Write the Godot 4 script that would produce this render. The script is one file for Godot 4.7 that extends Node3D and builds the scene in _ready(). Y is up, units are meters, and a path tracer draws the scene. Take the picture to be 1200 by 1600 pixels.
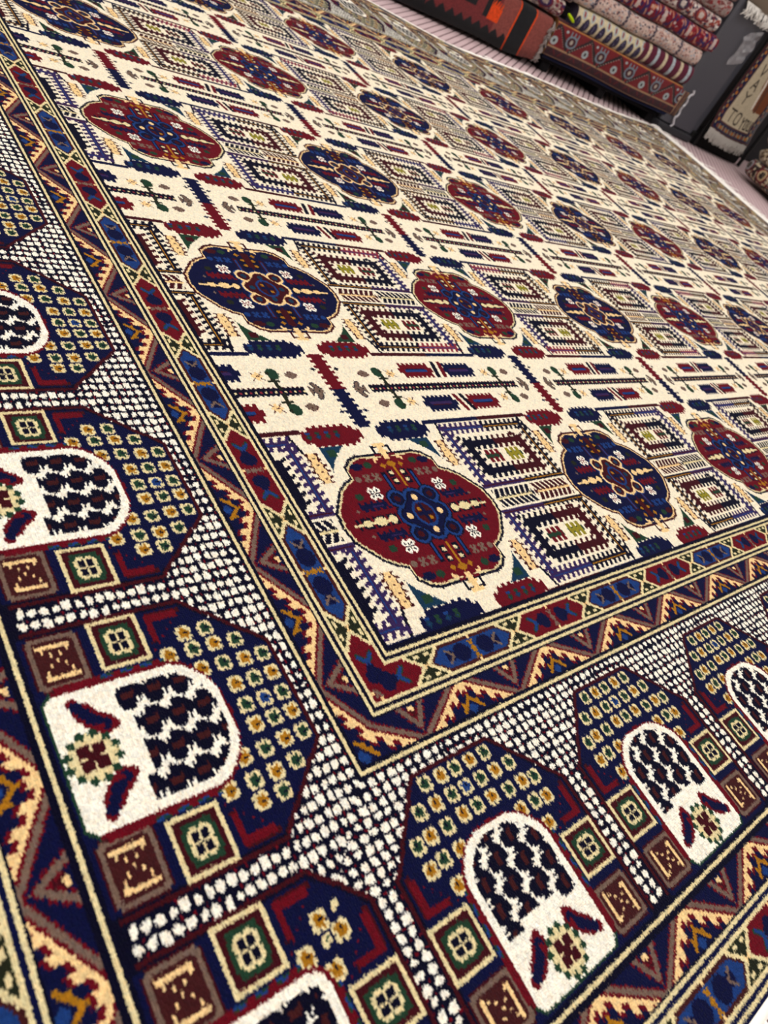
extends Node3D
# A large knotted rug on a ribbed carpet in a rug shop. Rug plane: x along its length (a), -z across it (b), one medallion to the next = U metres.
const U := 0.42
const RB := 1.0138            # rows stand a little further apart than columns
const K := 240                # knots from one medallion to the next
const FL := Vector2(-73, -66) # corners of the field and of the whole rug, in 1/200 of U
const FH := Vector2(1473, 866)
const BW := 231               # knots across all borders
const RUG_W := 2318
const RUG_H := 1581
# palette of the dyed wools
enum {CR, NV, BK, RD, MR, BL, GN, OC, TP, YC, PE, WH, OL, PU, BR, TE, BO, PK, GB}
var pal := ["ebe2cb", "090d33", "07071c", "5c0a17", "380b13", "173571", "1c3828", "9c6a16", "6a584e", "d9cb9c", "e9c88f", "f2eee0", "1e2216", "30204e", "3a1618", "12304a", "857c22", "7f2733", "5d6a80"]
var rng := RandomNumberGenerator.new()
var mats := {}


# ---------- the scene: camera, light and exposure first ----------
const LIGHT_COLOR := "fffaf3"
const LIGHT_ENERGY := 2.8
func _ready() -> void:
	rng.seed = 20240
	var cam := Camera3D.new()
	cam.name = "camera"
	cam.fov = 70.71
	cam.near = 0.02
	cam.far = 60.0
	var right := Vector3(0.7475119, 0.43031049, 0.50602256)
	var down := Vector3(-0.13639597, -0.64612871, 0.75094196)
	var fwd := Vector3(0.65009391, -0.6303575, -0.42429628)
	cam.transform = Transform3D(Basis(right, -down, -fwd), Vector3(-1.39820254, 1.23062504, 0.79681259) * U)
	var lens := CameraAttributesPhysical.new()
	lens.frustum_focal_length = 12.0 / tan(deg_to_rad(70.71 / 2.0))
	lens.frustum_focus_distance = 0.92
	lens.frustum_near = 0.02
	lens.frustum_far = 60.0
	lens.exposure_aperture = lens.frustum_focal_length / 3.4
	cam.attributes = lens
	add_child(cam)
	cam.current = true
	var env := Environment.new()
	env.background_mode = Environment.BG_COLOR
	env.background_color = Color("20201f")
	env.tonemap_mode = Environment.TONE_MAPPER_LINEAR
	env.tonemap_exposure = 1.0
	env.sdfgi_enabled = true
	env.ssao_enabled = true
	env.ssil_enabled = true
	var we := WorldEnvironment.new()
	we.name = "environment"
	we.environment = env
	add_child(we)
	build_room()
	build_floor()
	build_rug()
	build_goods()
	print("built ", Time.get_ticks_msec())

# ---------- small helpers: names, meshes, materials ----------
var taken := {}
func numbered(n: String) -> String:
	if not taken.has(n):
		taken[n] = 0
		return n
	taken[n] += 1
	return "%s_%03d" % [n, taken[n]]
func thing(called: String, label: String, category: String, group := "", kind := "") -> Node3D:
	var o := Node3D.new()
	o.name = numbered(called)
	add_child(o)
	o.set_meta("label", label)
	o.set_meta("category", category)
	if group: o.set_meta("group", group)
	if kind: o.set_meta("kind", kind)
	return o
func part(called: String, mesh: Mesh, mat: Material, parent: Node, label := "") -> MeshInstance3D:
	var o := MeshInstance3D.new()
	o.name = called
	o.mesh = mesh
	if mat: o.material_override = mat
	o.cast_shadow = GeometryInstance3D.SHADOW_CASTING_SETTING_ON
	parent.add_child(o, true)
	if label: o.set_meta("label", label)
	return o
func solo(called: String, mesh: Mesh, mat: Material, label: String, category: String, group := "", kind := "") -> MeshInstance3D:
	var o := part(numbered(called), mesh, mat, self, label)
	if category: o.set_meta("category", category)
	if group: o.set_meta("group", group)
	if kind: o.set_meta("kind", kind)
	return o
func mat(color: Color, rough := 0.9, sheen := 0.0, spec := 0.3) -> StandardMaterial3D:
	var m := StandardMaterial3D.new()
	m.albedo_color = color
	m.roughness = rough
	m.metallic_specular = spec
	if sheen > 0.0:
		m.rim_enabled = true
		m.rim = sheen
		m.rim_tint = 0.3
	return m
func tmat(im: Image, rough := 0.95, sheen := 0.3, nearest := false) -> StandardMaterial3D:
	var m := mat(Color.WHITE, rough, sheen, 0.2)
	m.albedo_texture = ImageTexture.create_from_image(im)
	if nearest: m.texture_filter = BaseMaterial3D.TEXTURE_FILTER_NEAREST
	return m
func st() -> SurfaceTool:
	var s := SurfaceTool.new()
	s.begin(Mesh.PRIMITIVE_TRIANGLES)
	return s
func done(s: SurfaceTool) -> ArrayMesh:
	s.generate_normals()
	return s.commit()
func quad(s: SurfaceTool, a: Vector3, b: Vector3, c: Vector3, d: Vector3, ua := Vector2(0, 0), ub := Vector2(1, 0), uc := Vector2(1, 1), ud := Vector2(0, 1)) -> void:
	# a, b, c, d run clockwise seen from the front
	for t in [[a, ua], [b, ub], [c, uc], [a, ua], [c, uc], [d, ud]]:
		s.set_uv(t[1])
		s.add_vertex(t[0])
func box(s: SurfaceTool, c: Vector3, e: Vector3, ex := Vector3.RIGHT, ey := Vector3.UP, ez := Vector3.BACK) -> void:
	# c centre, e half sizes, along the axes ex, ey, ez (right-handed)
	var x := ex * e.x
	var y := ey * e.y
	var z := ez * e.z
	s.set_smooth_group(-1)
	quad(s, c - x + y + z, c + x + y + z, c + x - y + z, c - x - y + z)
	quad(s, c + x + y - z, c - x + y - z, c - x - y - z, c + x - y - z)
	quad(s, c + x + y + z, c + x + y - z, c + x - y - z, c + x - y + z)
	quad(s, c - x + y - z, c - x + y + z, c - x - y + z, c - x - y - z)
	quad(s, c - x + y - z, c + x + y - z, c + x + y + z, c - x + y + z)
	quad(s, c - x - y + z, c + x - y + z, c + x - y - z, c - x - y - z)
func cbox(s: SurfaceTool, c: Vector3, e: Vector3, ch: float, ex := Vector3.RIGHT, ey := Vector3.UP, ez := Vector3.BACK) -> void:
	# a box whose upright and level edges are chamfered by ch: a swept octagon between two smaller caps
	var ring := []
	var lv := [[-e.y, ch], [-e.y + ch, 0.0], [e.y - ch, 0.0], [e.y, ch]]
	for l in lv:
		var r := []
		var hx: float = e.x - l[1]
		var hz: float = e.z - l[1]
		for q in [[hx - ch, hz], [hx, hz - ch], [hx, -hz + ch], [hx - ch, -hz], [-hx + ch, -hz], [-hx, -hz + ch], [-hx, hz - ch], [-hx + ch, hz]]:
			r.append(c + ex * q[0] + ez * q[1] + ey * l[0])
		ring.append(r)
	s.set_smooth_group(-1)
	for k in 3:
		for j in 8:
			var n := (j + 1) % 8
			quad(s, ring[k + 1][j], ring[k + 1][n], ring[k][n], ring[k][j])
	for j in range(1, 7):
		for v in [ring[3][0], ring[3][j + 1], ring[3][j]]: s.add_vertex(v)
		for v in [ring[0][0], ring[0][j], ring[0][j + 1]]: s.add_vertex(v)
func lin(a, b, c := 0.0): return Vector3(a, b, c)

# ---------- drawing knot by knot ----------
class Cv:
	var w: int
	var h: int
	var d: PackedByteArray
	var wrap := false
	func _init(ww: int, hh: int, c := 0, wr := false) -> void:
		w = ww
		h = hh
		wrap = wr
		d.resize(w * h)
		d.fill(c)
	func p(x: int, y: int, c: int) -> void:
		if wrap:
			d[posmod(y, h) * w + posmod(x, w)] = c
		elif x >= 0 and y >= 0 and x < w and y < h:
			d[y * w + x] = c
	func g(x: int, y: int) -> int:
		return d[y * w + x]
	func r(x0: int, y0: int, x1: int, y1: int, c: int) -> void: # inclusive ends, in any order
		for y in range(mini(y0, y1), maxi(y0, y1) + 1):
			for x in range(mini(x0, x1), maxi(x0, x1) + 1): p(x, y, c)
	func frame(x0: int, y0: int, x1: int, y1: int, c: int, t := 1) -> void:
		r(x0, y0, x1, y0 + t - 1, c)
		r(x0, y1 - t + 1, x1, y1, c)
		r(x0, y0, x0 + t - 1, y1, c)
		r(x1 - t + 1, y0, x1, y1, c)
	func ell(cx: float, cy: float, rx: float, ry: float, c: int) -> void:
		for y in range(floori(cy - ry), ceili(cy + ry) + 1):
			for x in range(floori(cx - rx), ceili(cx + rx) + 1):
				if pow((x - cx) / rx, 2) + pow((y - cy) / ry, 2) <= 1.0: p(x, y, c)
	func poly(pts: PackedVector2Array, c: int) -> void:
		var lo := pts[0]
		var hi := pts[0]
		for q in pts:
			lo = lo.min(q)
			hi = hi.max(q)
		for y in range(floori(lo.y), ceili(hi.y) + 1):
			for x in range(floori(lo.x), ceili(hi.x) + 1):
				if Geometry2D.is_point_in_polygon(Vector2(x, y), pts): p(x, y, c)
	func line(x0: float, y0: float, x1: float, y1: float, c: int, t := 1) -> void:
		var n := ceili(maxf(absf(x1 - x0), absf(y1 - y0)))
		for k in n + 1:
			var x := roundi(lerpf(x0, x1, float(k) / maxi(n, 1)))
			var y := roundi(lerpf(y0, y1, float(k) / maxi(n, 1)))
			r(x - (t - 1) / 2, y - (t - 1) / 2, x + t / 2, y + t / 2, c)
	func sawh(x0: int, x1: int, y: int, t: int, c: int, tl: int, per: int, sides := 3, lean := 1) -> void:
		r(x0, y, x1, y + t - 1, c)
		var a := mini(x0, x1)
		while a < maxi(x0, x1):
			for k in tl:
				if sides & 1: r(a + lean * (k / 2), y + t + k, a + per / 2 - 1 + lean * (k / 2), y + t + k, c)
				if sides & 2: r(a + per / 2 - lean * (k / 2), y - 1 - k, a + per - 1 - lean * (k / 2), y - 1 - k, c)
			a += per
	func sawv(x: int, y0: int, y1: int, t: int, c: int, tl: int, per: int, sides := 3, lean := 1) -> void:
		r(x, y0, x + t - 1, y1, c)
		var a := mini(y0, y1)
		while a < maxi(y0, y1):
			for k in tl:
				if sides & 1: r(x + t + k, a + lean * (k / 2), x + t + k, a + per / 2 - 1 + lean * (k / 2), c)
				if sides & 2: r(x - 1 - k, a + per / 2 - lean * (k / 2), x - 1 - k, a + per - 1 - lean * (k / 2), c)
			a += per
	func art(x: int, y: int, rows: Array, key: Dictionary, fx := 1, fy := 1) -> void: # centred on x, y; dots stay
		for j in rows.size():
			var s: String = rows[j]
			for i in s.length():
				if key.has(s[i]): p(x + fx * (i - s.length() / 2), y + fy * (j - rows.size() / 2), key[s[i]])
	func img() -> Image:
		return Image.create_from_data(w, h, false, Image.FORMAT_L8, d)

# ---------- the rug's pattern ----------
func medallion(cv: Cv, ox: int, oy: int, red: bool) -> void:
	var q := [[0, 56], [10, 55], [26, 56], [34, 53], [41, 47], [42, 37], [49, 34], [57, 28], [63, 20], [69, 12], [71, 0]]
	var out := PackedVector2Array()
	for k in q.size(): out.append(Vector2(q[k][0], q[k][1]))
	for k in range(q.size() - 2, -1, -1): out.append(Vector2(q[k][0], -q[k][1]))
	for k in range(1, q.size()): out.append(Vector2(-q[k][0], -q[k][1]))
	for k in range(q.size() - 2, 0, -1): out.append(Vector2(-q[k][0], q[k][1]))
	var fill := RD if red else NV
	for l in [[1.0, 0.0, BK if red else MR], [1.0, 2.0, YC if red else PE], [1.0, 3.6, fill]]:
		var ps := PackedVector2Array()
		for v in out: ps.append(Vector2(ox, oy) + v - Vector2(v.x / 71.0, v.y / 56.0) * float(l[1]))
		cv.poly(ps, l[2])
	for sy: int in [-1, 1]:
		# crosses at the tips
		var ty := oy + sy * 58
		cv.r(ox - 8, ty - 4, ox + 8, ty + 4, BK if red else MR)
		cv.r(ox - 6, ty - 2, ox + 6, ty + 2, CR)
		cv.r(ox - 2, oy + sy * 50, ox + 2, oy + sy * 64, PE)
		cv.r(ox - 5, oy + sy * 62, ox + 5, oy + sy * 64, PE)
		cv.r(ox - 4, oy + sy * 56, ox + 4, oy + sy * 57, PE)
		for sx: int in [-1, 1]:
			cv.r(ox + sx * 4, oy + sy * 53, ox + sx * 9, oy + sy * 54, RD if red else NV)
			cv.r(ox + sx * 9, oy + sy * 50, ox + sx * 12, oy + sy * 51, PE)
			cv.r(ox + sx * 12, oy + sy * 48, ox + sx * 13, oy + sy * 50, PE)
		# stem between the spears
		cv.r(ox, oy + sy * 25, ox + 1, oy + sy * 46, OC if red else MR)
		cv.ell(ox, oy + sy * 45, 4, 3, OC if red else MR)
		if not red: cv.r(ox - 3, oy + sy * 28, ox + 3, oy + sy * 44, MR)
		for sx: int in [-1, 1]:
			for v: int in [30, 37]:
				cv.r(ox + sx * 4, oy + sy * (v - 3), ox + sx * 8, oy + sy * (v + 2), BK)
				cv.r(ox + sx * 4, oy + sy * (v - 1), ox + sx * 6, oy + sy * (v + 1), YC if red else OC)
				cv.p(ox + sx * 7, oy + sy * v, YC if red else OC)
			cv.ell(ox + sx * 8, oy + sy * 44, 2, 2, OC)
			# spears
			cv.r(ox + sx * 11, oy + sy * 18, ox + sx * 14, oy + sy * 38, BK if red else MR)
			cv.r(ox + sx * 12, oy + sy * 17, ox + sx * 13, oy + sy * 36, BL)
			# white flowers of four petals
			var wx := ox + sx * 30
			var wy := oy + sy * 22
			cv.art(wx, wy, ["..ww...ww..", ".wwww.wwww.", "wwkwwwwwkww", "wwkkwkwkkww", ".wwwwkwwww.", "..kkkwkkk..", ".wwwwkwwww.", "wwkkwkwkkww", "wwkwwwwwkww", ".wwww.wwww.", "..ww...ww.."], {"w": WH, "k": BK if red else RD}, sx, sy)
			# bars, small flowers and dots
			cv.sawh(ox + sx * 26, ox + sx * 48, oy + sy * 12 - 1, 4, NV if red else RD, 2, 5)
			cv.r(ox + sx * 30, oy + sy * 12, ox + sx * 38, oy + sy * 12, PU if red else MR)
			var tc := TP if red else BL
			for d: int in [20, 28]:
				cv.art(ox + sx * d, oy + sy * 35, [".xx.xx.", "xxx.xxx", ".xxxxx.", "..xxx..", ".xxxxx.", "xxx.xxx", ".xx.xx."], {"x": tc})
			cv.ell(ox + sx * 36, oy + sy * 35, 2.4, 2.6, tc)
			cv.r(ox + sx * 26, oy + sy * 45, ox + sx * 36, oy + sy * 47, NV if red else MR)
			cv.r(ox + sx * 28, oy + sy * 43, ox + sx * 34, oy + sy * 48, NV if red else MR)
			cv.ell(ox + sx * 21, oy + sy * 46, 3.6, 3.0, GN)
			cv.ell(ox + sx * 44, oy + sy * 21, 3.0, 2.8, GN if red else OL)
			cv.art(ox + sx * 52, oy + sy * 10, [".x.", "xxx", ".x."], {"x": TP})
	# the bright bars on the long axis
	for sx: int in [-1, 1]:
		cv.r(ox + sx * 25, oy - 4, ox + sx * 58, oy + 4, BK)
		for v in [[29, 3, 4], [39, 5, 4], [50, 3, 3]]:
			cv.ell(ox + sx * v[0], oy, v[1] + 0.5, v[2] - 0.5, YC if red else PE)
		cv.r(ox + sx * 27, oy - 1, ox + sx * 61, oy, YC if red else PE)
		for v: int in [33, 45, 55]:
			cv.r(ox + sx * v, oy - 4, ox + sx * (v + 1), oy + 4, fill)
			cv.r(ox + sx * v, oy - 1, ox + sx * (v + 1), oy, YC if red else PE)
		for v: int in range(26, 58, 4): cv.p(ox + sx * v, oy + 4 - 8 * (v % 8 / 4), fill)
	# the flower in the middle: scalloped, with a ring
	var lobes := [[0, 0, 18.5], [0, 13, 10.0], [0, -13, 10.0], [13, 0, 10.5], [-13, 0, 10.5], [15, 15, 8.4], [15, -15, 8.4], [-15, 15, 8.4], [-15, -15, 8.4]]
	for l in [[0.0, BK if red else BL], [-0.9, BL if red else PE], [-3.3, BK if red else MR], [-4.4, NV if red else MR]]:
		for lb in lobes: cv.ell(ox + lb[0], oy + lb[1], lb[2] + l[0] + 0.4, lb[2] + l[0], l[1])
	for d in [[0, 14], [14, 0], [0, -14], [-14, 0]]:
		cv.ell(ox + d[0], oy + d[1], 2.7, 2.3, PE if red else TE)
	for d in [[15, 15], [15, -15], [-15, 15], [-15, -15]]:
		cv.ell(ox + d[0], oy + d[1], 2.6, 2.6, MR if red else TE)
	cv.ell(ox, oy, 9.8, 11.2, BL)
	cv.ell(ox, oy, 7.6, 9.0, MR)
	cv.r(ox - 6, oy - 1, ox + 6, oy + 1, NV)
	cv.r(ox - 1, oy - 8, ox + 1, oy + 8, NV)
	cv.r(ox - 4, oy + 3, ox - 2, oy + 5, OC)
	cv.r(ox + 2, oy - 5, ox + 4, oy - 3, OC)

func leaf(cv: Cv, cx: int, cy: int, dark: bool, sx: int) -> void:
	var c := NV if dark else RD
	for x in range(-25, 26):
		var hh := 7.5 - maxf(0.0, absf(x) - 15.0) * 0.6
		if posmod(x, 6) < 3: hh += 2.4
		cv.r(cx + x, cy - roundi(hh), cx + x, cy + roundi(hh), c)
	for k in 4:
		var x := cx + (k - 2) * 8 + 4 * sx
		cv.art(x, cy, ["..x..", ".xxx.", "xxyxx", ".xxxx", "..xx."], {"x": TE if dark == (k % 2 == 0) else GN, "y": BL})
		cv.r(x - 1, cy + 3, x + 2, cy + 4, BL if (k % 2 == 0) else GN)

func field_cell() -> Cv:
	var cv := Cv.new(2 * K, 2 * K, CR, true)
	for i in 2:
		for j in 2:
			var ox := K * j
			var oy := K * i
			var even := (i + j) % 2 == 0
			medallion(cv, ox, oy, even)
			var f := 1 if even else -1
			var g := ox + 120
			for sy: int in [-1, 1]:
				# leaves at the four shoulders, the line that joins them, small triangles and feathers
				for sx: int in [-1, 1]:
					leaf(cv, ox + sx * 33, oy + sy * 75, sx == sy, sx)
					cv.poly(PackedVector2Array([Vector2(ox + sx * 31, oy + sy * 65), Vector2(ox + sx * 50, oy + sy * 65), Vector2(ox + sx * 51, oy + sy * 44), Vector2(ox + sx * 44, oy + sy * 54)]), TE if even else GN)
					cv.r(ox + sx * 40, oy + sy * 57, ox + sx * 46, oy + sy * 62, GN if even else MR)
					for y in range(36, 62):
						var hw := 2 + (y / 3) % 2 + (1 if y < 52 and y > 40 else 0)
						cv.r(ox + sx * (60 - hw), oy + sy * y, ox + sx * (60 + hw), oy + sy * y, PE)
						var spike := 3 if y % 5 < 2 else 1
						cv.r(ox + sx * (60 - hw - spike), oy + sy * y, ox + sx * (60 - hw - 1), oy + sy * y, MR)
						cv.r(ox + sx * (60 + hw + 1), oy + sy * y, ox + sx * (60 + hw + spike), oy + sy * y, MR)
						if y % 6 == 3: cv.r(ox + sx * 59, oy + sy * y, ox + sx * 60, oy + sy * y, MR)
					cv.line(ox + sx * 66, oy + sy * 62, ox + sx * 70, oy + sy * 80, BK, 2)
				cv.r(ox + 58, oy + sy * 79, ox + 120, oy + sy * 82, NV if sy > 0 else MR)
				cv.r(ox + 121, oy + sy * 79, ox + 182, oy + sy * 82, MR if sy > 0 else NV)
				# the pair of boxes between two medallions
				for h: int in [-1, 1]:
					var tooth := PU if h < 0 else BK
					var spine := BL if h < 0 else OC
					var t2 := PK if h < 0 else OL
					var X := func(v: int) -> int: return g + f * h * v
					cv.sawv(X.call(46) - 1, oy + sy * 15, oy + sy * 74, 4, tooth, 4, 6)
					cv.r(X.call(46), oy + sy * 15, X.call(46), oy + sy * 73, spine)
					cv.sawh(X.call(0), X.call(49), oy + sy * 71 - 1, 4, tooth if not (i == 1 and h < 0) else t2, 4, 6)
					cv.r(X.call(1), oy + sy * 71, X.call(46), oy + sy * 71, spine)
					cv.r(X.call(0), oy + sy * 11, X.call(50), oy + sy * 14, tooth)
					cv.r(X.call(0), oy + sy * 13, X.call(49), oy + sy * 13, spine if h > 0 else MR)
					for v in range(3, 46, 6): cv.r(X.call(v), oy + sy * 15, X.call(v + 2), oy + sy * 16, tooth)
					var inn := BK if h < 0 else MR
					cv.sawv(X.call(32) - 3, oy + sy * 22, oy + sy * 58, 7, inn, 4, 7)
					cv.sawh(X.call(0), X.call(34), oy + sy * 55 - 3, 6, inn, 4, 7)
					cv.sawh(X.call(0), X.call(34), oy + sy * 25 - 2, 6, inn, 4, 7)
					var cc := RD if h < 0 else BO
					cv.r(X.call(4), oy + sy * 38, X.call(22), oy + sy * 42, GN if h < 0 else GN)
					for v: int in [5, 11, 17]:
						cv.r(X.call(v), oy + sy * 34, X.call(v + 3), oy + sy * 46, cc)
					cv.r(X.call(7), oy + sy * 39, X.call(20), oy + sy * 41, cc if h > 0 else GN)
			# the feather on the axis
			for h: int in [-1, 1]:
				var c := BK if h < 0 else MR
				for x in range(2, 46):
					for y in range(2, 9):
						if posmod(x + y / 2, 6) < 4: 
							cv.p(g + f * h * x, oy + y, c)
							cv.p(g + f * h * x, oy - y, c)
				cv.r(g + f * h * 1, oy - 1, g + f * h * 45, oy + 1, c)
				cv.r(g + f * h * 4, oy - 1, g + f * h * 46, oy, YC if h < 0 else PE)
				for x in range(6, 44, 5): cv.p(g + f * h * x, oy + 1, YC if h < 0 else PE)
			# the band up to the next row
			var cy := oy + 120
			for y in range(-39, 40):
				var c := (RD if even else NV) if y > 0 else (NV if even else RD)
				var hw := 5 + (3 if posmod(y, 6) < 3 else 0)
				cv.r(ox - hw, cy + y, ox + hw - 1, cy + y, c)
			for x in range(31, 210):
				var k := posmod(x, 4)
				cv.r(ox + x, cy - 3, ox + x, cy + 3, BK)
				if k < 2:
					cv.r(ox + x, cy - 1, ox + x, cy, YC if (x / 4) % 2 == 0 else PK)
					cv.p(ox + x, cy - 4, BK)
					cv.p(ox + x, cy + 4, MR)
			for side: int in [0, 1]:
				var bx := ox + side * K
				var sx := 1 - 2 * side
				cv.art(bx + sx * 20, cy, ["....bbb.....", "...btttb....", "...bttttb...", "....btttb...", "b...bttttb..", "tb...btttb..", "ttb.btttttbb", "ttbbttttttt.", "tttttttmmttt", "ttbbttttmttt", "ttttttttttt.", "ttb.btttttbb", "tb...btttb..", "b...bttttb..", "....btttb...", "...bttttb...", "...btttb....", "....bbb....."], {"t": TP, "b": BK, "m": OL}, -sx)
				for sy: int in [-1, 1]:
					cv.art(bx + sx * 34, cy + sy * 17, ["....mtt....", "..mtttttm..", ".mttttttttm", "mtttttttttt", "mttttmtttt.", ".mtttttttm.", "..mttttm...", "....mtm...."], {"t": TP, "m": MR}, sx, sy)
					cv.art(bx + sx * 11, cy + sy * 23, ["..x..", "xxxx.", ".xxxx", "..x.."], {"x": BK if sy > 0 else NV}, sx, sy)
					cv.line(bx + sx * 50, cy + sy * 3, bx + sx * 52, cy + sy * 14, OL, 3)
					cv.ell(bx + sx * 49, cy + sy * 18, 5, 5.5, GN)
					cv.r(bx + sx * 47, cy + sy * 10, bx + sx * 56, cy + sy * 11, OL)
					cv.r(bx + sx * 52, cy + sy * 18, bx + sx * 54, cy + sy * 20, OL)
					cv.art(bx + sx * 63, cy + sy * 16, ["m...pp...m", ".mm.ppp.m.", "..mppppm..", ".pppppppp.", "pppmmmpppp", ".pppppppp.", "..mpppppm.", ".m.ppp..m.", "m...pp...m"], {"p": PE, "m": MR}, sx, sy)
			for sy: int in [-1, 1]:
				for h: int in [-1, 1]:
					var red := (h < 0) == (sy > 0)
					var c := RD if red else NV
					var x0 := g + h * 26
					cv.r(x0 - 16, cy + sy * 13, x0 + 16, cy + sy * 26, c)
					for x in range(-16, 17, 5):
						cv.r(x0 + x, cy + sy * 11, x0 + x + 2, cy + sy * 28, c)
					cv.r(x0 - 19, cy + sy * 17, x0 + 19, cy + sy * 22, c)
					cv.r(x0 - 12, cy + sy * 18, x0 + 12, cy + sy * 20, BL if red else PU)
					cv.r(x0 - 10, cy + sy * 21, x0 + 10, cy + sy * 21, NV if red else MR)
				cv.line(g - 5, cy + sy * 12, g - 1, cy + sy * 28, BK if sy > 0 else RD, 4)
				cv.line(g + 3, cy + sy * 12, g + 7, cy + sy * 28, RD if sy > 0 else BK, 4)
	return cv

# one niche of the main border: 136 knots along, 118 across (0 = outer edge)
func niche() -> Cv:
	var cv := Cv.new(136, 118, BK)
	var c := 68
	# lattice of white squares
	for y in range(2, 118):
		for x in 136:
			var ax := absi(x - c)
			var dome := 108.0 if ax < 27 else (108.0 - (ax - 27.0) * 1.1 if ax < 58 else (-1.0 if ax > 60 else 75.0))
			if y <= dome or (ax < 62 and y < 74): continue
			var t := mini(x, 135 - x)
			var u := posmod(t, 6)
			var v := posmod(117 - y, 5)
			if y < 3: continue
			var hs := hash(Vector2i((x / 68) * 100 + t / 6, (117 - y) / 5 * 7 + 1))
			var sw := 5 if hs % 7 < 2 else 4
			var sh := 4 if (hs / 7) % 7 < 5 else 3
			if u >= 1 and u <= sw and v >= 1 and v <= sh:
				if (u == 1 or u == sw) and (v == 1 or v == sh) and hash(Vector2i(x * 5, y)) % 5 > 1: continue
				cv.p(x, y, WH)
			elif (u == 0 or u == 5) and v == 0 and hs % 5 < 2: cv.p(x, y, RD)
	# dark edge of the dome
	for sx: int in [-1, 1]:
		cv.line(c + sx * 27, 108, c + sx * 59, 74, MR, 2)
		cv.r(c + sx * 60, 2, c + sx * 61, 74, MR)
		for y in range(54, 76, 3): cv.p(c + sx * (38 + (y - 54)), y, RD)
	cv.r(c - 27, 108, c + 27, 109, MR)
	# navy ground under the dome
	for y in range(0, 108):
		for x in 136:
			var ax := absi(x - c)
			if ax < 59 and y < 108 - maxi(0, ax - 26) * 1.1 and cv.g(x, y) == BK: cv.p(x, y, NV)
	# flower dots
	var dots := [[43, 70, OC], [43, 81, GN], [34, 59, OC], [34, 71, GN], [34, 82, OC], [33, 93, GN], [23, 71, OC], [23, 82, GN], [22, 93, OC], [22, 103, GN], [11, 83, OC], [11, 93, GN], [11, 103, OC], [0, 83, GN], [0, 93, BL], [0, 103, GN]]
	for d in dots:
		for sx: int in ([1] if d[0] == 0 else [-1, 1]):
			cv.art(c + sx * d[0], d[1], [".yy.yy..", "yyyyyyyy", "yyooooyy", ".yoooooy", "yyoonooy", "yooonoyy", "yyyooyyy", ".yy.yyy."], {"y": YC, "o": d[2], "n": BK}, sx)
	# squares on both sides
	for sx: int in [-1, 1]:
		var x := c + sx * 45
		for e in [[13, 11, MR], [12, 10, TP], [10, 8, BR]]:
			cv.r(x - e[0], 13 - e[1], x + e[0], 13 + e[1], e[2])
		for cx: int in [-1, 1]:
			for cy: int in [-1, 1]:
				cv.r(x + cx * 12, 13 + cy * 10, x + cx * 13, 13 + cy * 11, NV)
				cv.r(x + cx * 11, 13 + cy * 9, x + cx * 10, 13 + cy * 8, TP)
		# an hour-glass of pale dots
		cv.r(x - 8, 7, x - 7, 20, PE)
		cv.r(x + 8, 6, x + 7, 19, PE)
		cv.r(x - 7, 7, x - 6, 8, PE)
		cv.r(x + 7, 18, x + 6, 19, PE)
		for k in 5:
			cv.r(x - 5 + roundi(k * 2.5), 8 + roundi(k * 2.4), x - 4 + roundi(k * 2.5), 8 + roundi(k * 2.4), PE)
			if k != 2: cv.r(x - 5 + roundi(k * 2.5), 18 - roundi(k * 2.4), x - 4 + roundi(k * 2.5), 18 - roundi(k * 2.4), PE)
		x = c + sx * 47
		for e in [[12, 11, YC], [10, 9, MR], [8, 7, GN], [6, 5, YC]]:
			cv.r(x - e[0], 40 - e[1], x + e[0], 40 + e[1], e[2])
		for cx: int in [-1, 1]:
			for cy: int in [-1, 1]:
				cv.r(x + cx * 4, 40 + cy * 3, x + cx * 1, 40 + cy * 1, BK)
				cv.r(x + cx * 6, 40 + cy * 5, x + cx * 5, 40 + cy * 5, GN)
				cv.p(x + cx * 6, 40 + cy * 4, GN)
				cv.r(x + cx * 8, 40 + cy * 7, x + cx * 6, 40 + cy * 7, MR)
		cv.r(x, 35, x, 45, YC)
		cv.r(x, 35, x, 35, GN)
		cv.r(x, 45, x, 45, GN)
		cv.r(x, 40, x, 40, BK)
		cv.p(x - 6, 40, GN)
		cv.p(x + 6, 40, GN)
		# red angle above
		cv.r(c + sx * 57, 56, c + sx * 55, 72, MR)
		cv.r(c + sx * 56, 56, c + sx * 53, 70, RD)
		cv.r(c + sx * 56, 55, c + sx * 42, 57, RD)
		cv.r(c + sx * 42, 54, c + sx * 42, 56, MR)
	# the niche: red edge, cream ground
	for y in range(1, 76):
		var w := 29.0
		if y < 6: w = 24.0 + y
		if y > 52: w = 29.0 * sqrt(maxf(0.0, 1.0 - pow((y - 52) / 23.0, 2)))
		var r := ceili(w) + 2
		cv.r(c - r, y, c + r, y, RD if y > 5 else GN)
		if y > 7 and y < 56:
			for sx: int in [-1, 1]:
				cv.r(c + sx * (r + 1), y, c + sx * (r + 2), y, RD)
				if y > 26 and y % 9 < 6: cv.p(c + sx * (r + 2), y, BL if y % 9 < 3 else GN)
				if y > 26 and y % 9 < 5: cv.p(c + sx * (r + 1), y, GN if y % 9 < 2 else BL)
		if y > 1 and y < 74: cv.r(c - r + 2, y, c + r - 2, y, WH)
	# leafy trellis
	var prof := [3, 5, 6, 6, 7, 6, 6, 5, 4, 5, 3, 2]
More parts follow.
